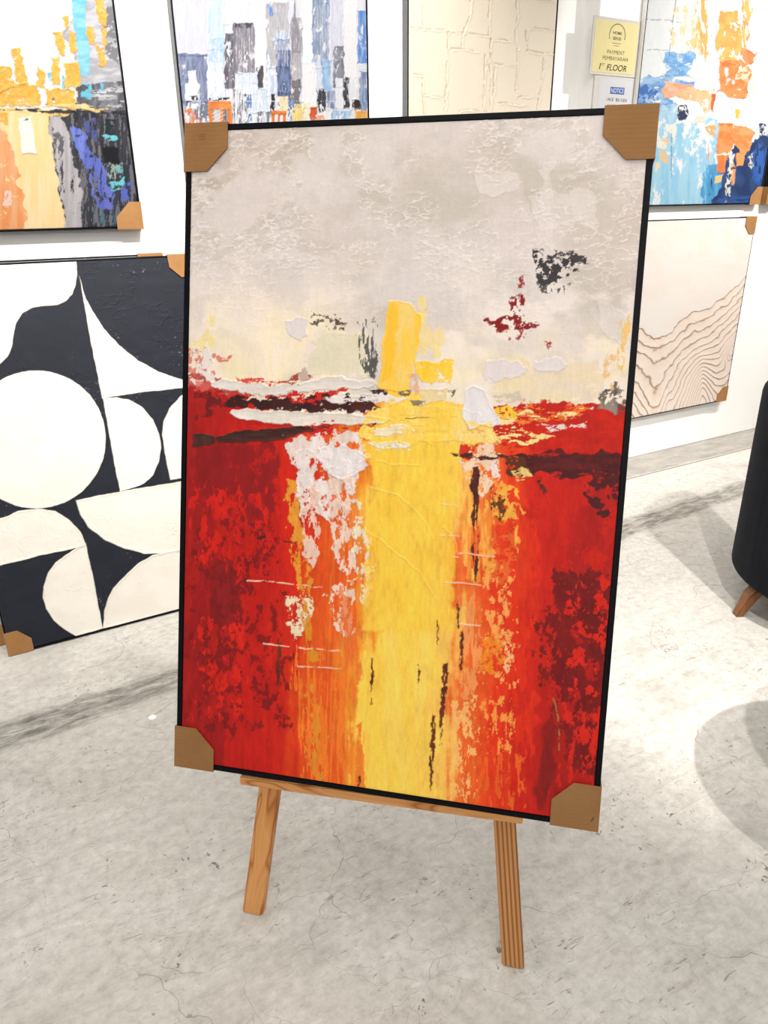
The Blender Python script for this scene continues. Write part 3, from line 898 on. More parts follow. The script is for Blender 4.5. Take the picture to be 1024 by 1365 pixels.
    A.stroke([(692, 370), (698, 366), (700, 384), (692, 386)], (150, 40, 40), cov=.5, gs=(4, 6), wob=3)
    A.stroke([(660, 438), (712, 436), (700, 456), (670, 452)], (160, 60, 56), cov=.18, gs=(4, 8), wob=4)
    A.stroke([(730, 452), (740, 458), (734, 466), (726, 462)], (176, 60, 54), cov=.3, gs=(4, 4), wob=3)
    # canvas-wide grain of dried paint
    A.h += (0.00018*fbm(X, Y, 4, 4, 4, 60)).astype(np.float32)
    low = sstep(500, 600, Y)
    pig = 1 + (0.20*low + 0.08)*(fbm(X, Y, 3.2, 11, 4, 61) - 0.5) + (0.22*low + 0.07)*(fbm(X, Y, 9, 26, 4, 62) - 0.5)
    A.col *= pig[:, None].astype(np.float32)


def art_left(A):
    X, Y = A.X, A.Y
    q = lambda pts: [(x/3.9, y/3.9) for x, y in pts]
    A.fill((238, 236, 236))
    A.wash(0.5*sstep(.5, .9, rank(fbm(X, Y, 30, 18, 4, 71))), (226, 224, 228))
    A.h += (0.0008*fbm(X, Y, 26, 9, 4, 72)).astype(np.float32)
    g, dg = (168, 168, 174), (96, 96, 104)
    A.stroke(q([(440, -900), (610, -900), (600, 0), (680, 600), (400, 560), (400, 300), (330, 150), (430, 0)]), g, (206, 206, 212), wob=5, vs=(14, 5), h=.0009)
    A.stroke(q([(520, 60), (600, 20), (640, 330), (560, 300)]), (128, 128, 134), cov=.7, gs=(12, 7), wob=4, h=.0007)
    A.stroke(q([(270, 0), (350, 0), (350, 150), (250, 180)]), (226, 222, 226), wob=4, h=.0008)
    A.stroke(q([(390, 440), (640, 430), (680, 620), (390, 620)]), (76, 74, 80), (130, 130, 136), cov=.8, gs=(16, 5), wob=5, h=.0007)
    A.stroke(q([(240, 470), (330, 520), (330, 570), (240, 560)]), (120, 118, 124), cov=.8, gs=(10, 5), wob=4)
    cy = (110, 190, 216)
    A.stroke(q([(365, -400), (450, -400), (445, 100), (460, 210), (470, 390), (410, 400), (390, 200), (370, 60)]), cy, (150, 210, 228), wob=3, h=.0009, vs=(16, 6))
    A.stroke(q([(420, 420), (475, 430), (470, 520), (430, 500)]), cy, cov=.8, gs=(8, 5), wob=4)
    A.stroke(q([(512, 435), (540, 440), (530, 480), (515, 475)]), cy, cov=.7, gs=(5, 5), wob=3)
    A.stroke(q([(245, 380), (275, 375), (280, 440), (260, 450)]), cy, cov=.8, wob=3)
    A.stroke(q([(315, 390), (330, 390), (345, 460), (325, 470)]), cy, cov=.8, wob=3)
    # lower half
    A.stroke(q([(-400, 560), (680, 575), (760, 1300), (-400, 1300)]), (60, 60, 68), (40, 42, 50), wob=4, vs=(5, 40))
    A.stroke(q([(330, 600), (660, 600), (730, 1200), (420, 1200)]), (110, 110, 118), cov=.3, gs=(4, 26), wob=6, octv=5)
    A.stroke(q([(-400, 560), (240, 585), (290, 860), (350, 1210), (-400, 1250)]), (247, 214, 150), (250, 224, 176), wob=4, vs=(5, 50), h=.0005)
    A.stroke(q([(-400, 640), (30, 660), (60, 760), (100, 950), (135, 1130), (115, 1230), (-400, 1250)]), (236, 150, 88), (240, 176, 126), wob=5, vs=(8, 50), cov=.95)
    A.stroke(q([(20, 980), (70, 1010), (50, 1080), (10, 1080)]), (240, 208, 196), cov=.8, wob=5)
    A.stroke(q([(92, 620), (160, 612), (176, 700), (190, 795), (110, 802), (100, 700)]), (248, 240, 230), wob=2, h=.0014)
    A.stroke(q([(100, 612), (150, 612), (140, 626), (105, 622)]), (70, 130, 160), cov=.8, wob=2)
    A.stroke(q([(250, 590), (310, 600), (350, 690), (380, 800), (420, 1000), (425, 1200), (345, 1200), (290, 860)]), (192, 188, 190), (170, 166, 170), cov=.9, gs=(6, 24), wob=5, vs=(4, 40))
    A.stroke(q([(270, 640), (330, 720), (320, 860), (285, 800)]), (100, 98, 104), cov=.5, gs=(5, 20), wob=5)
    bl = (88, 104, 196)
    A.stroke(q([(355, 670), (380, 660), (440, 700), (480, 810), (450, 870), (400, 790)]), bl, (120, 136, 216), cov=.95, wob=4, vs=(4, 20), h=.0005)
    A.stroke(q([(430, 620), (500, 620), (510, 760), (440, 690)]), (80, 86, 150), cov=.6, gs=(5, 14), wob=4)
    A.stroke(q([(450, 830), (530, 830), (560, 950), (590, 1080), (490, 1070), (470, 950)]), bl, (110, 120, 200), cov=.72, gs=(5, 16), wob=6, octv=5)
    A.stroke(q([(630, 950), (680, 960), (690, 1070), (640, 1050)]), bl, cov=.7, gs=(5, 14), wob=4)
    A.stroke(q([(530, 770), (620, 765), (625, 860), (545, 850)]), (14, 16, 22), wob=3)
    A.stroke(q([(540, 620), (600, 620), (600, 700), (545, 700)]), (24, 42, 48), cov=.8, gs=(4, 12), wob=3)
    A.stroke(q([(535, 705), (610, 700), (600, 730), (560, 735)]), (112, 200, 212), cov=.85, wob=4, h=.0006)
    A.stroke(q([(555, 860), (640, 840), (640, 930), (560, 930)]), (150, 170, 160), cov=.4, gs=(3, 10), wob=4)
    A.stroke(q([(565, 940), (645, 930), (640, 985), (580, 990)]), (110, 204, 214), cov=.85, wob=4, h=.0006)
    A.stroke(q([(615, 850), (650, 850), (650, 900), (620, 900)]), (90, 180, 196), cov=.6, gs=(4, 6), wob=4)
    A.stroke(q([(490, 1090), (620, 1090), (600, 1180), (500, 1180)]), (70, 110, 130), cov=.25, gs=(3, 8), wob=4)
    # gold leaf
    go, go2 = (238, 190, 92), (222, 168, 66)
    for p in ([(270, 170), (328, 170), (340, 290), (310, 285)], [(330, 80), (355, 80), (358, 150), (342, 150)], [(355, 165), (392, 165), (402, 275), (368, 272)],
              [(448, 135), (480, 135), (492, 232), (460, 225)], [(480, -60), (520, -60), (550, 50), (556, 140), (518, 130)], [(524, 145), (552, 145), (558, 240), (535, 235)],
              [(500, 240), (545, 245), (552, 358), (515, 340)], [(55, 250), (100, 250), (148, 430), (85, 440)], [(-200, 345), (50, 345), (85, 450), (-200, 560)],
              [(188, 350), (225, 362), (235, 465), (195, 455)], [(267, 297), (305, 297), (318, 440), (275, 440)], [(332, 330), (405, 322), (418, 442), (340, 465)],
              [(-200, 440), (190, 436), (220, 545), (-200, 560)], [(232, 465), (268, 465), (275, 545), (245, 540)], [(265, 460), (350, 455), (385, 470), (395, 575), (290, 550)]):
        A.stroke(q(p), go, go2, wob=2.5, ws=6, h=.0014, vs=(5, 4), cov=.97)
    A.stroke(q([(-200, 540), (420, 545), (560, 560), (560, 572), (380, 575), (-200, 575)]), go, (236, 214, 160), cov=.65, gs=(24, 2.5), wob=3, h=.0008)
    A.stroke(q([(425, 560), (520, 565), (520, 578), (430, 575)]), (240, 206, 130), wob=2, h=.0008)
    A.stroke(q([(200, 588), (360, 595), (355, 606), (210, 600)]), (236, 200, 120), cov=.7, gs=(10, 3), wob=2)
    A.stroke(q([(-200, 575), (40, 580), (45, 650), (-200, 680)]), (226, 176, 84), cov=.6, gs=(6, 8), wob=4, h=.0008)
    A.col *= 0.46


def art_city(A):
    X, Y = A.X, A.Y
    q = lambda a, b, c, d: box(215 + a/2.968, b/2.968, 215 + c/2.968, d/2.968)
    A.fill((238, 238, 244))
    A.wash(0.6*sstep(.5, .9, rank(fbm(X, Y, 16, 120, 4, 81))), (216, 218, 236))
    A.wash(0.5*sstep(.6, .9, rank(fbm(X, Y, 26, 70, 4, 82))), (244, 236, 236))
    A.h += (0.0007*fbm(X, Y, 5, 26, 4, 83)).astype(np.float32)
    top = -300
    L = [(20, top, 190, 220, (214, 216, 236), (228, 226, 240), 1), (185, top, 250, 200, (196, 220, 244), (222, 232, 246), .9), (245, top, 350, 95, (226, 226, 238), (238, 232, 238), 1),
         (355, top, 415, 330, (240, 242, 248), None, .9), (555, top, 600, 250, (238, 244, 250), None, 1), (668, top, 720, 240, (214, 216, 232), (230, 230, 242), .9),
         (720, top, 775, 430, (246, 246, 250), None, 1),
         (62, 212, 182, 405, (112, 122, 156), (150, 160, 190), .95), (190, 150, 250, 400, (176, 208, 242), (226, 236, 248), .85), (185, 250, 250, 395, (236, 240, 248), None, .75),
         (250, 130, 290, 355, (92, 88, 98), (140, 136, 150), .9), (285, 92, 368, 290, (128, 124, 136), (164, 160, 172), .92), (292, 92, 358, 112, (84, 82, 92), None, .8),
         (300, 288, 384, 375, (206, 222, 242), (238, 242, 248), .9), (378, 262, 402, 350, (86, 82, 88), None, .9),
         (415, 8, 502, 268, (178, 182, 196), (206, 200, 198), .9), (420, 20, 440, 60, (110, 150, 226), None, .5), (440, 120, 495, 160, (150, 190, 230), (238, 240, 248), .7),
         (415, 260, 455, 380, (190, 206, 238), (236, 240, 248), .8), (455, 152, 503, 200, (160, 176, 206), None, .9), (456, 200, 514, 372, (84, 100, 140), (130, 146, 186), .93),
         (462, 360, 514, 440, (70, 84, 124), (120, 130, 160), .8), (512, 70, 556, 345, (160, 158, 166), (196, 192, 196), .92), (516, 315, 550, 425, (104, 100, 106), (140, 136, 140), .9),
         (597, top, 664, 270, (134, 152, 184), (176, 190, 214), .9), (602, 235, 634, 350, (218, 226, 242), None, .9), (634, 234, 671, 360, (146, 186, 228), (180, 208, 238), .9),
         (560, 250, 615, 430, (244, 244, 248), None, .95), (681, 180, 722, 345, (116, 116, 132), (156, 156, 170), .9), (690, 310, 718, 430, (236, 238, 246), None, .9),
         (718, 305, 742, 430, (54, 50, 58), (90, 88, 96), .9), (775, 40, 816, 252, (98, 142, 216), (150, 184, 232), .92), (780, 255, 820, 280, (230, 236, 246), None, .9),
         (784, 280, 822, 445, (114, 134, 178), (176, 190, 214), .8), (740, 300, 782, 400, (236, 238, 244), None, .8), (755, 395, 786, 432, (64, 46, 46), None, .9),
         (618, 350, 652, 442, (44, 42, 50), (90, 92, 104), .85), (650, 360, 692, 430, (196, 206, 228), (120, 130, 160), .8), (432, 370, 448, 440, (54, 52, 62), None, .8),
         (280, 355, 318, 490, (240, 242, 248), (90, 88, 96), .9), (318, 370, 345, 490, (60, 60, 70), (236, 238, 244), .7), (345, 350, 432, 445, (240, 242, 246), (206, 220, 238), .9),
         (340, 372, 356, 480, (110, 140, 190), None, .6), (500, 400, 530, 480, (120, 150, 200), None, .6), (548, 400, 566, 480, (170, 178, 196), None, .8),
         (95, 330, 150, 400, (236, 240, 246), None, .95), (106, 282, 140, 345, (240, 242, 248), None, 1), (118, 360, 145, 395, (60, 62, 72), None, .8),
         (75, 395, 190, 470, (196, 206, 228), (90, 96, 120), .75), (85, 430, 160, 500, (224, 170, 140), (216, 120, 80), .6), (150, 410, 190, 480, (120, 124, 140), None, .6),
         (370, 440, 440, 500, (230, 236, 246), (90, 96, 110), .8), (465, 380, 500, 450, (242, 226, 190), None, .9), (515, 412, 562, 490, (246, 226, 150), (240, 206, 130), .9),
         (560, 408, 590, 490, (248, 238, 206), None, .9), (588, 422, 617, 486, (222, 112, 56), (206, 84, 44), .95), (615, 455, 648, 486, (238, 176, 140), None, .9),
         (645, 430, 676, 484, (242, 240, 236), None, .9), (674, 436, 752, 484, (142, 190, 232), (190, 216, 240), .9), (765, 440, 822, 484, (238, 168, 80), (246, 196, 120), .95)]
    for a, b, c, d, c1, c2, cov in L:
        A.stroke(q(a, b, c, d), c1, c2, cov=cov, gs=(5, 12), wob=1.8, ws=8, h=.0008, vs=(2.2, 14))
    A.stroke([(388, 70), (389, 36), (391, 18), (392, -6), (394, 18), (397, 36), (401, 70)], (150, 148, 158), wob=1, h=.0008)
    A.stroke([(250, 128), (252, 100), (256, 93), (261, 100), (264, 128)], (242, 244, 249), wob=1, h=.001)
    # thin window ruling on the darker towers
    for a, b, c, d in ((290, 110, 365, 285), (420, 60, 500, 260), (516, 100, 554, 310), (600, 20, 662, 260)):
        x0, x1, y0, y1 = 215 + a/2.968, 215 + c/2.968, b/2.968, d/2.968
        for x in np.arange(x0 + 2, x1 - 1, 3.4):
            A.stroke(box(x, y0, x + 1.2, y1), (206, 204, 210), cov=.5, gs=(2, 9), wob=.6)
    r = np.random.default_rng(5)
    pal = ((206, 218, 238), (150, 186, 226), (226, 120, 60), (242, 222, 150), (96, 108, 146), (236, 238, 244), (120, 118, 130), (240, 180, 110))
    for i in range(70):
        x0, y0, hh = 236 + 262*r.random(), 166 + 120*r.random(), 14 + 40*r.random()
        A.stroke(box(x0, y0, x0 + 6 + 14*r.random(), y0 + hh), pal[int(r.integers(8))], (238, 240, 246), cov=.6, gs=(3, 12), wob=2, h=.0006, vs=(2.5, 12))
    og = (228, 128, 56)
    A.stroke(q(280, 400, 700, 402), (250, 250, 252), wob=0, cov=.4)
    A.stroke(box(278, 130, 306, 134), (60, 58, 62), cov=.6, gs=(8, 3), wob=1)
    A.stroke(box(280, 146, 306, 166), (96, 92, 98), (210, 206, 206), cov=.9, wob=1)
    for b in (box(278, 135, 308, 146), box(278, 135, 284, 168), box(293, 140, 297, 168), box(303, 140, 309, 168)):
        A.stroke(b, og, (236, 150, 80), wob=1, h=.001)
    for i in range(4):
        A.line([(283, 152 + i*5), (290, 148 + i*5), (297, 144 + i*5)], (240, 236, 236), 1.0, wob=.4)
    for b in (box(362, 148, 381, 153), box(362, 148, 366, 168), box(370, 150, 373, 168), box(377, 148, 381, 168)):
        A.stroke(b, og, wob=1, h=.001)
    A.col *= 0.41


def art_cream(A):
    X, Y = A.X, A.Y
    q = lambda pts: [(530 + x/3.793, y/3.793) for x, y in pts]
    A.fill((248, 236, 216))
    A.wash(0.5*rank(fbm(X, Y, 60, 60, 4, 91)), (244, 230, 208))
    A.h += (0.0007*fbm(X, Y, 9, 14, 4, 92)).astype(np.float32)
    seg = [[(65, 142), (150, 146), (240, 155), (330, 164)], [(330, 164), (470, 184)], [(125, 0), (127, 150)], [(372, -100), (368, 80), (330, 165)], [(468, -100), (462, 180)],
           [(610, -100), (602, 90), (598, 215)], [(470, 205), (520, 200), (560, 206), (600, 218)], [(650, 150), (700, 140), (800, 158)], [(650, 150), (654, 255)], [(654, 255), (710, 268), (790, 272)],
           [(270, 250), (320, 245), (410, 262)], [(258, 155), (250, 260), (240, 560)], [(445, 270), (432, 550)], [(490, 325), (590, 334)], [(495, 325), (482, 480)], [(605, 240), (600, 470)],
           [(590, 484), (712, 494)], [(740, 290), (715, 490), (705, 560)], [(510, 520), (660, 534)], [(130, 478), (235, 495)], [(80, 378), (122, 380)], [(122, 380), (135, 600)],
           [(310, 560), (350, 553), (460, 562)], [(690, -2), (790, 10)], [(330, 165), (328, 240)], [(470, 190), (468, 560)]]
    for s in seg:
        p = np.array(q(s))
        d = np.concatenate([np.linspace(p[i], p[i+1], 8)[:-1] for i in range(len(p) - 1)] + [p[-1:]])
        A.line(d, (200, 176, 144), 2.2, wob=1.6, ws=9, cov=.75, gs=(9, 9), h=-.0012, alpha=.65, vs=(6, 6))  # carved groove, its shade tinted tan into the pigment
        A.line(d + 1.8, (244, 234, 216), 2.8, wob=1.6, ws=9, cov=.85, gs=(9, 9), h=.0018, alpha=.6, vs=(6, 6))
    A.col *= 0.61


def art_blue(A):
    X, Y = A.X, A.Y
    q = lambda pts: [(770 + x/4.03, y/4.03) for x, y in pts]
    A.fill((240, 242, 243))
    A.h += (0.0007*fbm(X, Y, 7, 7, 4, 101)).astype(np.float32)
    A.wash(0.6*rank(fbm(X, Y, 5, 22, 4, 104))*sstep(120, 40, Y)*sstep(905, 880, X), (228, 232, 236))
    A.stroke(q([(930, -400), (1100, -400), (1100, 600), (930, 560), (915, 400), (930, 250)]), (244, 226, 206), (236, 232, 228), cov=.85, gs=(9, 12), wob=5, vs=(8, 12), h=.0006)
    A.stroke(q([(980, 60), (1100, 60), (1100, 160), (985, 160)]), (212, 228, 232), cov=.7, gs=(8, 6), wob=4)
    A.stroke(q([(960, 480), (1100, 430), (1100, 580), (970, 570)]), (206, 226, 234), cov=.6, gs=(7, 6), wob=5)
    A.stroke(q([(-100, 640), (420, 660), (750, 640), (740, 860), (730, 1110), (-100, 1130)]), (150, 206, 236), (176, 220, 240), cov=.92, gs=(8, 22), wob=5, vs=(4, 40))
    A.stroke(q([(420, 640), (520, 650), (540, 860), (430, 800)]), (236, 236, 228), cov=.7, gs=(9, 12), wob=5)
    A.stroke(q([(560, 640), (740, 640), (740, 830), (560, 800)]), (238, 240, 240), cov=.6, gs=(9, 14), wob=6)
    navy, mid = (36, 58, 104), (50, 98, 178)
    A.stroke(q([(720, 960), (800, 820), (930, 760), (1100, 700), (1100, 1120), (700, 1120)]), navy, (54, 84, 136), wob=6, vs=(10, 20))
    A.stroke(q([(690, 880), (790, 860), (770, 1000), (720, 1110), (670, 1110)]), (70, 150, 206), (100, 180, 222), cov=.9, gs=(4, 30), wob=5, vs=(3, 40))
    A.stroke(q([(930, 820), (1000, 760), (1030, 800), (1000, 1000), (950, 960)]), (60, 112, 200), cov=.8, gs=(6, 24), wob=6, soft=6, alpha=.85)
    A.stroke(q([(760, 1060), (990, 1050), (990, 1110), (740, 1110)]), mid, cov=.6, gs=(14, 5), wob=4, alpha=.7)
    A.stroke(q([(960, 650), (1100, 640), (1100, 800), (980, 800)]), (44, 66, 110), cov=.6, gs=(6, 6), wob=6, octv=5)
    A.stroke(q([(960, 640), (1080, 660), (1060, 740), (970, 730)]), (234, 236, 238), cov=.4, gs=(5, 5), wob=5, octv=5)
    # sky-blue knife work
    bl, bl2 = (104, 164, 222), (150, 196, 234)
    A.stroke(q([(440, 290), (500, 270), (640, 296), (635, 350), (590, 410), (480, 400)]), bl, bl2, cov=.9, gs=(12, 8), wob=5, h=.0009, vs=(10, 5))
    A.stroke(q([(300, 470), (380, 400), (480, 400), (640, 450), (620, 490), (480, 500), (540, 570), (300, 580)]), (100, 150, 214), (170, 206, 236), cov=.88, gs=(10, 7), wob=5, h=.0008, vs=(10, 6))
    A.stroke(q([(330, 460), (440, 470), (430, 560), (320, 560)]), (72, 120, 190), cov=.5, gs=(7, 5), wob=5, octv=5)
    A.stroke(q([(420, 560), (540, 560), (530, 660), (420, 660)]), (148, 200, 236), (196, 224, 240), wob=4, cov=.9)
    A.stroke(q([(535, 570), (600, 560), (600, 600), (550, 660), (535, 620)]), (50, 62, 90), cov=.75, gs=(5, 6), wob=4)
    A.stroke(q([(340, 250), (480, 260), (440, 380), (360, 410)]), (236, 240, 240), cov=.8, gs=(8, 6), wob=4)
    A.stroke(q([(630, 320), (740, 330), (760, 440), (640, 430), (590, 390)]), (246, 246, 244), wob=4, h=.0012)
    A.stroke(q([(740, 500), (900, 540), (900, 660), (740, 660)]), (244, 244, 240), wob=4, h=.001)
    # orange fall
    og, ye = (234, 142, 76), (246, 190, 106)
    A.stroke(q([(650, -500), (700, -500), (690, 90), (730, 290), (690, 330), (650, 260), (620, 270)]), ye, (244, 170, 90), cov=.6, gs=(4, 18), wob=4, h=.001, octv=5)
    A.stroke(q([(790, -500), (950, -500), (940, 60), (915, 260), (880, 300), (870, 240), (880, 60)]), ye, og, cov=.6, gs=(4, 20), wob=4, h=.001, octv=5)
    A.stroke(q([(770, 60), (870, 60), (870, 250), (860, 360), (760, 340), (740, 260)]), (246, 184, 100), (240, 160, 84), cov=.88, gs=(9, 10), wob=4, h=.001, vs=(7, 8))
    A.stroke(q([(560, 200), (680, 200), (640, 290), (540, 280)]), (246, 210, 150), cov=.4, gs=(4, 9), wob=5, octv=5)
    A.stroke(q([(500, 60), (620, 0), (620, 200), (520, 260)]), (246, 222, 170), cov=.3, gs=(4, 14), wob=5, octv=5)
    A.stroke(q([(755, 330), (870, 330), (930, 380), (910, 530), (750, 500)]), (238, 152, 88), (232, 126, 70), cov=.95, gs=(9, 9), wob=4, h=.0012, vs=(9, 7))
    A.stroke(q([(860, 370), (930, 360), (920, 430), (850, 430)]), (246, 214, 180), cov=.8, gs=(8, 4), wob=4, h=.0008)
    A.stroke(q([(880, 260), (960, 290), (940, 340), (900, 350)]), (214, 112, 62), (236, 160, 110), wob=4, h=.0008)
    pk = (244, 178, 140)
    A.stroke(q([(460, 435), (610, 455), (640, 480), (600, 520), (460, 520)]), (240, 164, 124), (246, 196, 164), wob=3, h=.001, vs=(8, 6))
    A.stroke(q([(540, 480), (740, 480), (720, 580), (690, 600), (620, 540), (540, 520)]), (246, 188, 130), (240, 206, 160), cov=.9, wob=4, h=.0009, vs=(8, 6))
    A.stroke(q([(720, 500), (745, 500), (730, 600), (716, 580)]), (216, 110, 58), wob=2, h=.0008)
    A.stroke(q([(630, 620), (690, 620), (690, 660), (630, 660)]), (244, 226, 206), wob=3, h=.0008)
    A.stroke(q([(690, 680), (750, 670), (740, 720), (700, 720)]), (244, 180, 110), cov=.8, wob=3, h=.0008)
    A.stroke(q([(762, 660), (840, 665), (840, 770), (800, 830), (752, 820)]), (234, 134, 68), (242, 166, 104), wob=3, h=.0012, vs=(6, 9))
    A.stroke(q([(840, 680), (940, 690), (920, 800), (880, 815), (840, 780)]), (236, 140, 76), (240, 176, 116), wob=4, h=.0012, vs=(7, 7))
    A.stroke(q([(752, 830), (810, 830), (792, 935), (744, 930)]), (236, 150, 88), (230, 128, 68), wob=3, h=.0012)
    A.stroke(q([(848, 820), (908, 815), (892, 895), (850, 900)]), (242, 168, 100), wob=3, h=.0012)
    A.stroke(q([(740, 950), (790, 945), (770, 985), (738, 990)]), (248, 206, 130), wob=3, h=.001)
    A.stroke(q([(830, 850), (850, 900), (836, 1000), (824, 1000)]), (240, 170, 110), wob=2, cov=.85, h=.0008)
    A.stroke(q([(440, 740), (490, 740), (480, 860), (440, 850)]), (246, 198, 140), cov=.7, gs=(6, 7), wob=5)
    A.stroke(q([(410, 860), (440, 880), (430, 930), (412, 910)]), (246, 220, 180), cov=.8, wob=3)
    A.stroke(q([(700, 780), (716, 740), (716, 900), (704, 890)]), (240, 170, 110), cov=.6, gs=(3, 12), wob=2)
    A.stroke(q([(800, 900), (830, 880), (820, 1080), (790, 1090)]), (236, 232, 214), cov=.4, gs=(3, 6), wob=4, octv=5)
    A.stroke(q([(815, 840), (840, 830), (836, 890), (815, 880)]), (240, 238, 232), cov=.8, wob=3)
    A.stroke(q([(900, 850), (950, 830), (930, 910), (905, 900)]), (226, 220, 200), cov=.4, gs=(3, 5), wob=4)
    A.stroke(q([(845, 590), (868, 590), (862, 640), (848, 636)]), (246, 196, 70), wob=2, h=.001)
    # ruled tile lines, upper left
    for p in ([(372, -200), (374, 0), (370, 104)], [(370, 104), (430, 106), (500, 108)], [(535, -200), (528, 0), (512, 120), (496, 260), (494, 300)], [(372, 268), (430, 268), (496, 270)], [(500, 110), (560, 122)], [(506, 700), (505, 960)]):
        A.line(q(p), (96, 104, 130), 1.0, wob=.8, cov=.75, gs=(5, 5))
    A.col *= 0.48


def art_wood(A):
    X, Y = A.X, A.Y
    A.fill((246, 238, 230))
    A.wash(0.4*sstep(.5, .95, rank(fbm(X, Y, 40, 10, 4, 111))), (244, 232, 220))
    A.wash(0.3*sstep(.6, .95, rank(fbm(X, Y, 16, 16, 4, 114))), (246, 226, 208))
    y0 = np.interp(X, [760, 800, 842, 852, 872, 884, 896, 902, 910, 925, 945, 965, 985, 1000, 1040],
                   [330, 390, 430, 438, 448, 446, 440, 432, 424, 417, 409, 398, 382, 362, 330])
    wx = (fbm(X, Y, 26, 30, 3, 112) - 0.5)*9
    y0 = y0 + wx*0.8
    d = Y - y0
    s = np.interp(X, [760, 842, 880, 930, 1000], [19, 17, 17, 13, 8.6])
    f = d/s
    # arch-shaped figure at the foot and the knot near the right edge
    bx = 936.0
    dxl = np.where(X < bx, (X - bx)/17.0, (X - bx)/15.0)
    f += 6.0*np.exp(-np.abs(dxl)**1.6)*sstep(452, 530, Y)
    rk = np.hypot((X - 976)/0.62, (Y - 466 + (X - 976)*0.9)/0.8)
    f += 4.2*np.exp(-(rk/15)**2)
    f += -1.6*np.exp(-((X - 872)/20)**2)*sstep(470, 540, Y)
    f += 0.9*np.exp(-((X - 890)/7)**2)*sstep(500, 540, Y)
    f += (fbm(X, Y, 11, 11, 3, 113) - 0.5)*0.7
    ins = f > 0
    ph = f - np.floor(f)
    line = np.where(ins, np.exp(-(np.minimum(ph, 1 - ph)/0.10)**2), 0)
    line = np.maximum(line, np.exp(-(f/0.06)**2))
    under = np.where(ins, np.exp(-ph/0.33), 0)
    A.wash(np.where(ins, 0.55, 0), (250, 234, 220), (248, 226, 208), (8, 8))
    A.wash(0.55*under, (226, 190, 160))
    A.wash(0.85*line*(0.6 + 0.4*rank(fbm(X, Y, 14, 14, 3, 115))), (160, 122, 94))
    A.h += np.where(ins, 0.0022*ph - 0.0008*line, 0.0018).astype(np.float32)
    A.col *= 0.63


def art_geometric(A):
    X, Y = A.X, A.Y
    A.fill((24, 27, 36))
    n = fbm(X, Y, 30, 14, 5, 121)
    A.wash(0.5*sstep(.5, .9, rank(n)), (30, 33, 42))
    crease = np.exp(-((fbm(X, Y, 34, 22, 3, 122) - .5)/.012)**2)*sstep(.55, .9, rank(fbm(X, Y, 60, 60, 2, 123)))
    A.h += (0.0008*n + 0.0006*crease).astype(np.float32)
    spk = sstep(.80, .82, fbm(X, Y, 4, 4, 2, 124))*sstep(.6, .8, rank(fbm(X, Y, 70, 70, 2, 125)))
    A.wash(.5*spk, (110, 110, 114))
    shapes = [
        ([(-160, 352), (101, 346), (102, 352), (103, 366), (101, 380), (96, 393), (88, 402), (76, 407), (58, 408), (42, 411), (30, 418), (21, 431), (18, 448), (16, 463), (10, 476), (0, 485), (-160, 540)], 0),
        ([(106, 368), (109, 380), (114, 398), (123, 414), (138, 438), (158, 460), (184, 481), (212, 496), (250, 509), (320, 526), (320, 508), (250, 517), (190, 523), (136, 531), (131, 505), (121, 455), (112, 405)], 0),
        (None, (48, 586, 93, 92)),
        ([(137, 531), (156, 530), (172, 533), (190, 543), (204, 560), (212, 578), (215, 596), (212, 615), (204, 633), (192, 645), (176, 651), (160, 655), (150, 605)], 0),
        ([(300, 500), (262, 516), (240, 529), (226, 544), (218, 562), (216, 580), (220, 605), (227, 640), (300, 626)], 0),
        ([(101, 667), (150, 657), (246, 641), (330, 625), (330, 726), (262, 731), (215, 738), (192, 738), (165, 731), (140, 720), (118, 703), (107, 686)], 0),
        ([(-160, 780), (-90, 722), (-20, 697), (8, 689), (24, 681), (50, 678), (74, 681), (92, 693), (107, 708), (114, 724), (112, 728), (100, 731), (52, 741), (0, 754)], 0),
        ([(114, 724), (124, 768), (137, 838), (101, 848), (86, 839), (72, 828), (62, 812), (57, 797), (58, 782), (64, 764), (74, 750), (86, 741), (101, 731), (110, 722)], 0),
        ([(137, 838), (139, 815), (144, 797), (152, 783), (166, 768), (184, 751), (204, 740), (225, 735), (250, 732), (330, 722), (330, 800), (246, 814)], 0)]
    for p, e in shapes:
        if p is None:
            cx, cy, rx, ry = e
            th = np.linspace(0, 2*np.pi, 64, endpoint=False)
            p = np.stack([cx + rx*np.cos(th), cy + ry*np.sin(th)], 1)
        A.stroke(p, (246, 240, 228), (240, 233, 220), wob=.5, ws=9, soft=.9, h=.0022, vs=(40, 24))
    cr2 = np.exp(-((fbm(X, Y, 16, 10, 4, 126) - .5)/.02)**2)*sstep(.6, .9, rank(fbm(X, Y, 40, 40, 2, 127)))
    A.h += (0.0010*cr2).astype(np.float32)
    A.col[:] = np.where(A.col > 0.2, A.col*0.76, A.col)


def art_plain(c, k):
    def f(A):
        A.fill(c)
        A.wash(0.4*rank(fbm(A.X, A.Y, 12, 20, 4, k)), tuple(int(v*0.95) for v in c))
        A.h += (0.0006*fbm(A.X, A.Y, 8, 8, 4, k + 1)).astype(np.float32)
        A.col *= 0.54
    return f

# ------------------------------------------------------------------ the room
def struct(name, bm, m):
    o = from_bm(name, bm, m)
    o['kind'] = 'structure'
    return o


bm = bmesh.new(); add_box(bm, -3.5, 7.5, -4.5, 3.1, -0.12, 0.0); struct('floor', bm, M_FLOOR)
bm = bmesh.new(); add_box(bm, -3.5, XE + 0.02, YA, YA + 0.2, 0.0, 3.2); struct('wall_back', bm, M_WALL)
bm = bmesh.new(); add_box(bm, XE, 7.5, YB, YA + 0.2, 0.0, 3.2, 0.003); struct('wall_right', bm, M_WALL)
bm = bmesh.new(); add_box(bm, -3.5, 7.5, -4.5, 3.1, 3.2, 3.3); struct('ceiling', bm, M_CEIL)

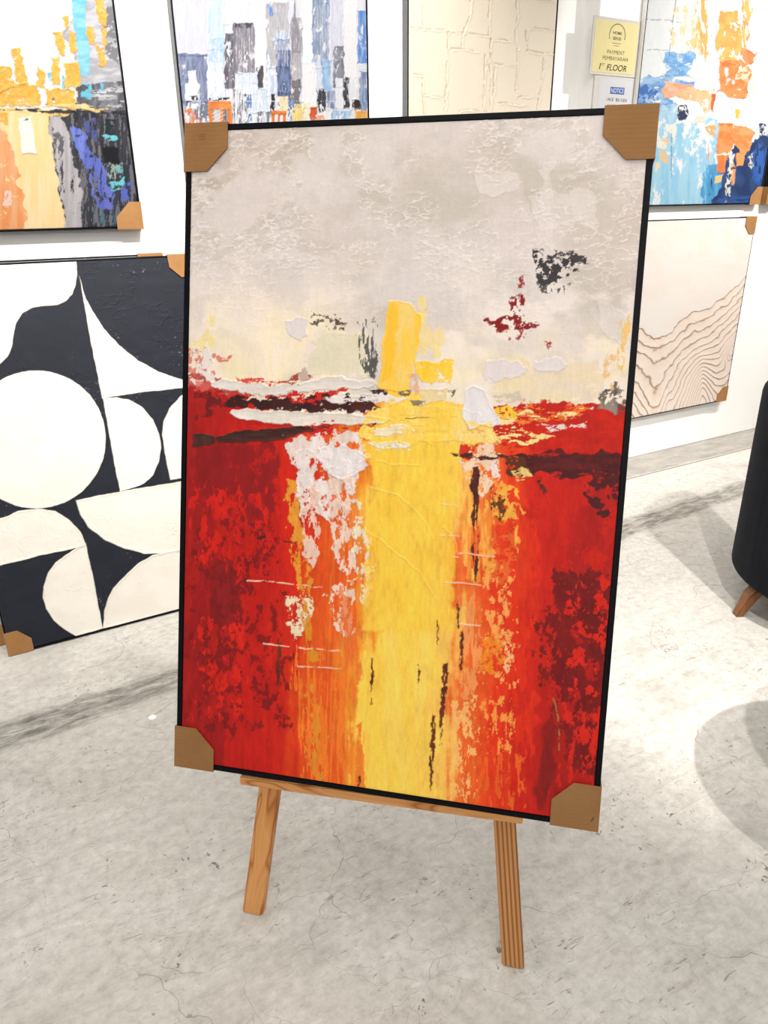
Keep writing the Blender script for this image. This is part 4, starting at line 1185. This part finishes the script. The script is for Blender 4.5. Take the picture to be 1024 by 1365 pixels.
X1, Z1 = (1, 0, 0), (0, 0, 1)

# ------------------------------------------------------------------ the easel and its picture
PBL = np.array([0.22430891, 1.25225448, 0.31816798])
PR = np.array([0.73278027, -0.68042582, 0.00733393])
PU = np.array([0.18912232, 0.21400361, 0.95835025])
PN = np.array([-0.65365574, -0.70087314, 0.28550133])
PW, PH = 0.82, 1.2258


def onp(u, v, n):
    """point in the tilted plane of the easel: along the ledge, up the picture, towards the viewer"""
    return PBL + PR*u + PU*v + PN*n


main_mw = frame_matrix(PBL + PR*PW/2, PR, PU)
main = picture('painting', 'large red and yellow abstract painting in a thin black frame standing on the wooden easel', main_mw,
               PW, PH, art_main, 0.0098, 0.036, (620, 930), ((-1, 1), (1, 1), (-1, -1)), 0.082, 0.52)
br = corner_protector(main, 1, -1, PW, PH, 0.036, 0.082, 0.56)
bm = bmesh.new()
add_beam(bm, (PW/2 - 0.011, -0.0038, 0.016), (PW/2 - 0.0075, -0.0038, 0.0245), (1, 0, 0), 0.0016, 0.0008, 0)
from_bm('staple', bm, M_STAPLE, br)
# puckered dent in the top left card: three little creases
bm = bmesh.new()
for i in range(3):
    add_beam(bm, (-PW/2 + 0.027, -0.0036, PH - 0.018 - 0.004*i), (-PW/2 + 0.038 + 0.001*i, -0.0036, PH - 0.017 - 0.004*i), (0, 0, 1), 0.0012, 0.001, 0)
tl = [c for c in main.children if c.name.startswith('corner_protector')][0]
from_bm('crease', bm, M_KRAFT, tl)

e_base = onp(0.42, -0.33, -0.05)
easel = thing('easel', 'wooden A-frame easel of honey coloured pine carrying the red and yellow painting', 'easel', loc=(e_base[0], e_base[1], 0.0))
EO = Vector(easel.location)


def foot(u0, v0, u1, v1, n):
    """run the leg line on until it meets the floor"""
    a, b = onp(u0, v0, n), onp(u1, v1, n)
    t = a[2]/(b[2] - a[2])
    return a - (b - a)*t, b


def leg_mesh(name, p0, p1, side, wd, dp, m, cut=True):
    # the bar lies along local z of its own object so that the grain follows it
    p0, p1, side = Vector(p0), Vector(p1), Vector(side)
    ax = (p1 - p0).normalized()
    sx = (side - ax*side.dot(ax)).normalized()
    sy = ax.cross(sx)
    L = (p1 - p0).length
    b = bmesh.new()
    add_box(b, -wd/2, wd/2, -dp/2, dp/2, 0, L, 0.0022)
    mw = Matrix(((sx.x, sy.x, ax.x, p0.x), (sx.y, sy.y, ax.y, p0.y), (sx.z, sy.z, ax.z, p0.z), (0, 0, 0, 1)))
    if cut:   # saw the foot level with the floor
        inv = mw.inverted()
        fl = inv @ Vector((p0.x, p0.y, 0.0))
        nz = inv.to_3x3() @ Vector((0, 0, 1))
        for v in b.verts:
            if v.co.z < L*0.5:
                # slide along z to the floor plane
                v.co.z += -((v.co - fl).dot(nz) - min(0.004, max(0.0, v.co.z)))/nz.z
    o = from_bm(name, b, m, easel)
    o.matrix_world = mw
    o.matrix_parent_inverse = Matrix.Identity(4)
    o.matrix_basis = Matrix.Translation(-EO) @ mw
    return o


a, b = foot(0.155, -0.33, 0.296, 1.06, -0.050)
leg_mesh('leg', a, b, PR, 0.043, 0.020, M_PINE)
a, b = foot(0.690, -0.31, 0.522, 1.06, -0.050)
leg_mesh('leg', a, b, PR, 0.041, 0.020, M_PINE2)
hinge = onp(0.41, 0.98, -0.085)
rear = np.array([hinge[0] + 0.36, hinge[1] + 0.40, 0.0])
leg_mesh('rear_leg', rear, hinge, PR, 0.036, 0.020, M_PINE)
leg_mesh('ledge', onp(0.132, -0.0200, -0.0265), onp(0.690, -0.0100, -0.0265), PU, 0.019, 0.026, M_PINE, False)
leg_mesh('crossbar', onp(0.27, 1.00, -0.072), onp(0.55, 1.00, -0.072), PU, 0.042, 0.02, M_PINE, False)
leg_mesh('mast', onp(0.409, 0.005, -0.072), onp(0.409, 1.05, -0.072), PR, 0.036, 0.016, M_PINE2, False)

# ------------------------------------------------------------------ pictures hung on the wall
FA, FB = YA - 0.040, YB - 0.040


def hung(name, label, x0, x1, z0, z1, yf, art, **kw):
    mw = frame_matrix(((x0 + x1)/2, yf, z0), X1, Z1)
    return picture(name, label, mw, x1 - x0, z1 - z0, art, **kw)


xr = at_y(188.6, 290, FA)[0]
zb = at_y(120, 306, FA)[2]
hung('painting', 'gold and blue abstract city painting hung far left above the black and white one', xr - 0.82, xr, zb, zb + 1.1, FA, art_left,
     fw=0.006, res=(330, 440), corners=((1, -1),), a=0.085, cut=0.42)
xl, xc = at_y(227, 0, FA)[0], at_y(491.4, 80, FA)[0]
hung('painting', 'skyline painting of blue and grey towers hung behind the top left of the easel painting', xl, xc, zb - 0.03, zb + 1.07, FA, art_city,
     fw=0.006, res=(430, 560), side=M_SIDE)
xl, xc = at_y(543.3, 80, FA)[0], at_y(740, 74, FA)[0]
hung('painting', 'cream textured relief painting hung left of the yellow notice', xl, xc, zb - 0.03, zb + 1.07, FA, art_cream,
     fw=0.006, res=(380, 460), side=M_SIDE, mat=PAINT_MATT)
FT = YB - 0.028
xl, xr = at_y(856.5, 70, FT)[0], at_y(1017.6, 240, FT)[0]
zb2 = at_y(940, 273.5, FT)[2]
BLUE_X = xl
hung('painting', 'light blue, white and orange abstract painting hung on the right, above the carved wave relief', xl, xr, zb2, zb2 + 1.1, FT, art_blue,
     fw=0.005, depth=0.027, res=(420, 440), side=M_SIDEW, corners=((1, -1),), a=0.085, cut=0.45)
xn = at_y(1017.4, 240, YB)[0]
hung('painting', 'black-edged painting cut off by the right edge, next to the blue and orange one', xn, xn + 0.9, zb2, zb2 + 1.1, FB, art_plain((236, 234, 230), 140),
     fw=0.006, res=(40, 50), corners=((-1, -1),), a=0.085, cut=0.45)
xw = at_y(988.3, 410, FB)[0]
zt, zw = at_y(935, 291.5, FB)[2], at_y(900, 547, FB)[2]
hung('painting', 'white relief painting of carved tan wave lines hung low on the right wall', xw - 1.0, xw, zw, zt, FB, art_wood,
     fw=0.004, res=(430, 430), corners=((1, 1), (1, -1)), a=0.085, cut=0.5, mat=PAINT_MATT)

# ------------------------------------------------------------------ pictures standing on the floor against the wall
def leaning(label, x0, x1, y0, tilt, h, art, **kw):
    u = (0, math.sin(tilt), math.cos(tilt))
    mw = frame_matrix(((x0 + x1)/2, y0, 0.004 + kw.get('depth', 0.038)*math.sin(tilt)*0.0), X1, u)
    return picture('painting', label, mw, x1 - x0, h, art, **kw)


leaning('black and white painting of bold rounded shapes leaning on the floor at the left', -0.038, 0.782, 2.410, math.radians(15), 1.228, art_geometric,
        fw=0.006, res=(480, 700), corners=((-1, -1), (1, 1)), a=0.075, cut=0.52, mat=PAINT_MATT)
leaning('white canvas almost hidden behind the leaning black and white painting', -0.105, 0.715, 2.497, math.radians(15.6), 1.232, art_plain((214, 214, 216), 150),
        fw=0.005, res=(40, 60), corners=((-1, -1), (1, 1)), a=0.085, cut=0.5)

# ------------------------------------------------------------------ the two notices
M_YEL = mat_plain('pale_yellow_paper', (182, 171, 122), 0.5, 0.3, 0.02, 20, 0.02)
M_PAPER = mat_plain('white_paper', (166, 166, 168), 0.5, 0.3, 0.02, 20, 0.02)
M_FILM = mat_plain('clear_laminate_margin', (172, 168, 163), 0.25, 0.4, 0.02, 10, 0.0)
M_INK = mat_plain('dark_grey_ink', (38, 35, 30), 0.6, 0.2, 0.02)
M_INK2 = mat_plain('olive_grey_ink', (88, 82, 58), 0.6, 0.2, 0.02)
M_BLUEINK = mat_plain('blue_ink', (40, 72, 136), 0.5, 0.3, 0.02)
M_AMBER = mat_plain('amber_ink', (176, 112, 22), 0.5, 0.3, 0.02)
M_PALE = mat_plain('white_ink', (186, 186, 184), 0.5, 0.3, 0.02)


def lettering(txt, size_w, cx, cz, y, m, parent, shear=0.0, bold=0.0, name='lettering', maxh=None):
    cu = bpy.data.curves.new('lettering', 'FONT')
    cu.body = txt
    cu.align_x = 'CENTER'
    cu.shear = shear
    cu.offset = bold
    cu.extrude = 0.0
    tmp = bpy.data.objects.new('tmp_text', cu)
    C.objects.link(tmp)
    dg = bpy.context.evaluated_depsgraph_get()
    me = bpy.data.meshes.new_from_object(tmp.evaluated_get(dg))
    bpy.data.objects.remove(tmp)
    bpy.data.curves.remove(cu)
    n = len(me.vertices)
    co = np.zeros(n*3)
    me.vertices.foreach_get('co', co)
    co = co.reshape(-1, 3)
    lo, hi = co.min(0), co.max(0)
    s = size_w/(hi[0] - lo[0])
    sz = maxh/(hi[1] - lo[1]) if maxh else s
    out = np.zeros_like(co)
    out[:, 0] = (co[:, 0] - (lo[0] + hi[0])/2)*s + cx
    out[:, 2] = (co[:, 1] - (lo[1] + hi[1])/2)*sz + cz
    out[:, 1] = y
    me.vertices.foreach_set('co', out.ravel())
    me.materials.clear()
    me.update()
    me.name = name
    return link(name, me, m, parent)


def sheet(bm, x0, x1, z0, z1, y0, y1, mi=0):
    add_box(bm, x0, x1, y0, y1, z0, z1, 0, mi)


# yellow notice: it hangs a little past the arris of the wall
ys = YB - 0.006
tlp, brp = at_y(791, 20, ys), at_y(855, 104.5, ys)
sx0, sx1 = at_y(788.8, 60, ys)[0], min(at_y(858.5, 66, ys)[0], BLUE_X - 0.004)
sz0, sz1 = brp[2], tlp[2]
sw, sh = sx1 - sx0, sz1 - sz0
sign = thing('notice_sign', 'pale yellow laminated payment notice stuck on the wall beside the blue and orange painting', 'sign', loc=((sx0 + sx1)/2, ys, sz0))
bm = bmesh.new(); sheet(bm, -sw/2, sw/2, 0, sh, 0.0, 0.0045); from_bm('laminate_sleeve', bm, M_FILM, sign)
bm = bmesh.new(); sheet(bm, -sw/2 + 0.011, sw/2 - 0.012, 0.011, sh - 0.012, -0.0008, 0.0); from_bm('yellow_sheet', bm, M_YEL, sign)
ty = -0.0013
lettering('PAYMENT', 0.105, 0.005, sh*0.415, ty, M_INK2, sign, 0.0, 0.0, maxh=0.0145)
lettering('PEMBAYARAN', 0.150, 0.005, sh*0.305, ty, M_INK2, sign, 0.0, 0.0, maxh=0.0145)
lettering('1', 0.009, -0.082, sh*0.150, ty, M_INK, sign, 0.15, 0.01, maxh=0.024)
lettering('ST', 0.019, -0.064, sh*0.185, ty, M_INK, sign, 0.15, 0.0, maxh=0.009)
lettering('FLOOR', 0.120, 0.018, sh*0.145, ty, M_INK, sign, 0.2, 0.01, maxh=0.024)
# round emblem with its two lines of lettering and rules
bm = bmesh.new()
R0, ez, ex = 0.047, sh*0.735, 0.004
for i in range(26):
    t0 = math.radians(200 - i*220/26)
    t1 = t0 - math.radians(5.2)
    pp = [(ex + r*math.cos(t)*1.05, ez - 0.006 + r*math.sin(t)*0.95) for r, t in ((R0, t0), (R0, t1), (R0 - 0.005, t1), (R0 - 0.005, t0))]
    add_prism(bm, pp, ty, ty + 0.0005)
for zz, ww in ((-0.036, 0.052), (-0.045, 0.030)):
    sheet(bm, ex - ww/2, ex + ww/2, ez + zz, ez + zz + 0.0016, ty, ty + 0.0005)
emb = from_bm('emblem', bm, M_INK2, sign)
lettering('HOME', 0.052, ex, ez + 0.003, ty - 0.0002, M_INK2, emb, 0, 0.01, maxh=0.0115)
lettering('SENSE', 0.050, ex, ez - 0.017, ty - 0.0002, M_INK2, emb, 0, 0.01, maxh=0.0115)
# white notice below it, in a clear sleeve
yn = YB - 0.0045
nx0, nx1 = at_y(791.5, 118, yn)[0], at_y(850.3, 118, yn)[0]
nx1 = min(nx1, BLUE_X - 0.003)
nz1 = sz0 + 0.006
nw, nh = nx1 - nx0, 0.297
note = thing('notice_sign', 'white breakage notice in a clear sleeve taped below the yellow payment notice', 'sign', loc=((nx0 + nx1)/2, yn, nz1 - nh))
bm = bmesh.new(); sheet(bm, -nw/2, nw/2, 0, nh - 0.008, 0, 0.0035); from_bm('clear_sleeve', bm, M_FILM, note)
bm = bmesh.new(); sheet(bm, -nw/2 + 0.028, nw/2 - 0.004, 0.012, nh - 0.018, -0.0006, 0.0); from_bm('paper_sheet', bm, M_PAPER, note)
k = at_y(823, 121, yn)
cx, cz = k[0] - note.location.x, k[2] - note.location.z
bm = bmesh.new(); sheet(bm, cx - 0.043, cx + 0.043, cz - 0.0135, cz + 0.0135, -0.0012, -0.0006); pl = from_bm('blue_banner', bm, M_BLUEINK, note)
lettering('NOTICE', 0.076, cx, cz, -0.0016, M_PALE, pl, 0, 0.0, maxh=0.018)
for row, (txt, dz, wid) in enumerate((('ONCE BROKEN', -0.036, 0.128), ('CONSIDERED', -0.061, 0.112))):
    n = len(txt)
    for i, chh in enumerate(txt):
        if chh == ' ':
            continue
        px_ = cx - wid/2 + wid*(i + 0.5)/n
        lettering(chh, wid/n*(0.35 if chh == 'I' else 0.68), px_, cz + dz, -0.0011, M_AMBER if chh == 'O' else M_INK, note, 0, 0.008, maxh=0.0125)

# ------------------------------------------------------------------ the armchair at the right edge
def revolve(bm, prof, a0, a1, n, closed=False, mi=0):
    """sweep a closed (r, z) profile between two angles"""
    rings = []
    m = n if closed else n + 1
    for i in range(m):
        t = a0 + (a1 - a0)*i/n
        rings.append([bm.verts.new((r*math.cos(t), r*math.sin(t), z)) for r, z in prof])
    q = len(prof)
    for i in range(n):
        A_, B_ = rings[i], rings[(i+1) % m]
        for j in range(q):
            bm.faces.new((A_[j], A_[(j+1) % q], B_[(j+1) % q], B_[j]))
    if not closed:
        bm.faces.new(rings[0])
        bm.faces.new(rings[-1][::-1])


CX, CY, CR = 2.545, 1.215, 0.37
chair = thing('armchair', 'dark charcoal tub armchair on short wooden legs at the right edge', 'armchair', loc=(CX, CY, 0))
H0, H1 = 0.116, 0.80
prof = []
for t in np.linspace(-90, 0, 6):
    prof.append((CR - 0.032 + 0.032*math.cos(math.radians(t)), H0 + 0.032 + 0.032*math.sin(math.radians(t))))
for t in np.linspace(0, 180, 10):
    prof.append((CR - 0.045 + 0.045*math.cos(math.radians(t)), H1 - 0.045 + 0.045*math.sin(math.radians(t))))
prof.append((CR - 0.09, H0))
bm = bmesh.new()
revolve(bm, prof, math.radians(78), math.radians(338), 64)
from_bm('backrest', bm, M_FABRIC, chair, True)
bm = bmesh.new()
cush = [(0.001, 0.24), (CR - 0.10, 0.24), (CR - 0.092, 0.27), (CR - 0.092, 0.40), (CR - 0.11, 0.43), (0.15, 0.445), (0.001, 0.447)]
revolve(bm, cush, 0, 2*math.pi, 48, True)
from_bm('seat_cushion', bm, M_FABRIC, chair, True)
bm = bmesh.new()
revolve(bm, [(0.001, H0 + 0.001), (CR - 0.092, H0 + 0.001), (CR - 0.092, 0.24), (0.001, 0.24)], 0, 2*math.pi, 48, True)
from_bm('seat_base', bm, M_FABRIC, chair)
bm = bmesh.new()
revolve(bm, [(CR - 0.095, H0 - 0.028), (CR - 0.060, H0 - 0.028), (CR - 0.060, H0), (CR - 0.095, H0)], 0, 2*math.pi, 48, True)
from_bm('apron', bm, M_LEGWOOD, chair)
lx, ly = 2.209 - CX, 1.371 - CY
la = math.atan2(ly, lx)
for i in range(4):
    t = la + i*math.pi/2
    d = Vector((math.cos(t), math.sin(t), 0))
    s = Vector((-d.y, d.x, 0))
    bm = bmesh.new()
    top, bot = d*(CR - 0.075), d*math.hypot(lx, ly)
    vs_ = []
    for c, z, hw, hd in ((bot, 0.0, 0.014, 0.013), (bot, 0.006, 0.0155, 0.0145), ((bot + top)/2, 0.085, 0.024, 0.022), (top, H0 + 0.002, 0.030, 0.028)):
        vs_.append([bm.verts.new(c + s*x*hw + d*y*hd + Vector((0, 0, z))) for x, y in ((-1, -1), (1, -1), (1, 1), (-1, 1))])
    for a_, b_ in zip(vs_[:-1], vs_[1:]):
        for j in range(4):
            bm.faces.new((a_[j], a_[(j+1) % 4], b_[(j+1) % 4], b_[j]))
    bm.faces.new(vs_[0][::-1]); bm.faces.new(vs_[-1])
    bmesh.ops.recalc_face_normals(bm, faces=bm.faces[:])
    bmesh.ops.bevel(bm, geom=[e for e in bm.edges if abs(e.verts[0].co.z - e.verts[1].co.z) > 0.02], offset=0.004, segments=2, affect='EDGES')
    from_bm('leg', bm, M_LEGWOOD, chair)

# ------------------------------------------------------------------ round side table just past the right edge (its shadow falls into view)
tb = thing('side_table', 'round side table just beyond the right edge, casting the curved shadow on the floor', 'table', loc=(1.66, 0.50, 0))
bm = bmesh.new(); revolve(bm, [(0.001, 0.53), (0.27, 0.53), (0.28, 0.54), (0.28, 0.55), (0.27, 0.555), (0.001, 0.555)], 0, 2*math.pi, 64, True)
from_bm('tabletop', bm, M_BLACK, tb)
bm = bmesh.new(); revolve(bm, [(0.001, 0.015), (0.018, 0.015), (0.018, 0.53), (0.001, 0.53)], 0, 2*math.pi, 24, True)
from_bm('column', bm, M_BLACK, tb)
bm = bmesh.new(); revolve(bm, [(0.001, 0.0), (0.16, 0.0), (0.16, 0.01), (0.02, 0.018), (0.001, 0.018)], 0, 2*math.pi, 48, True)
from_bm('foot_plate', bm, M_BLACK, tb)
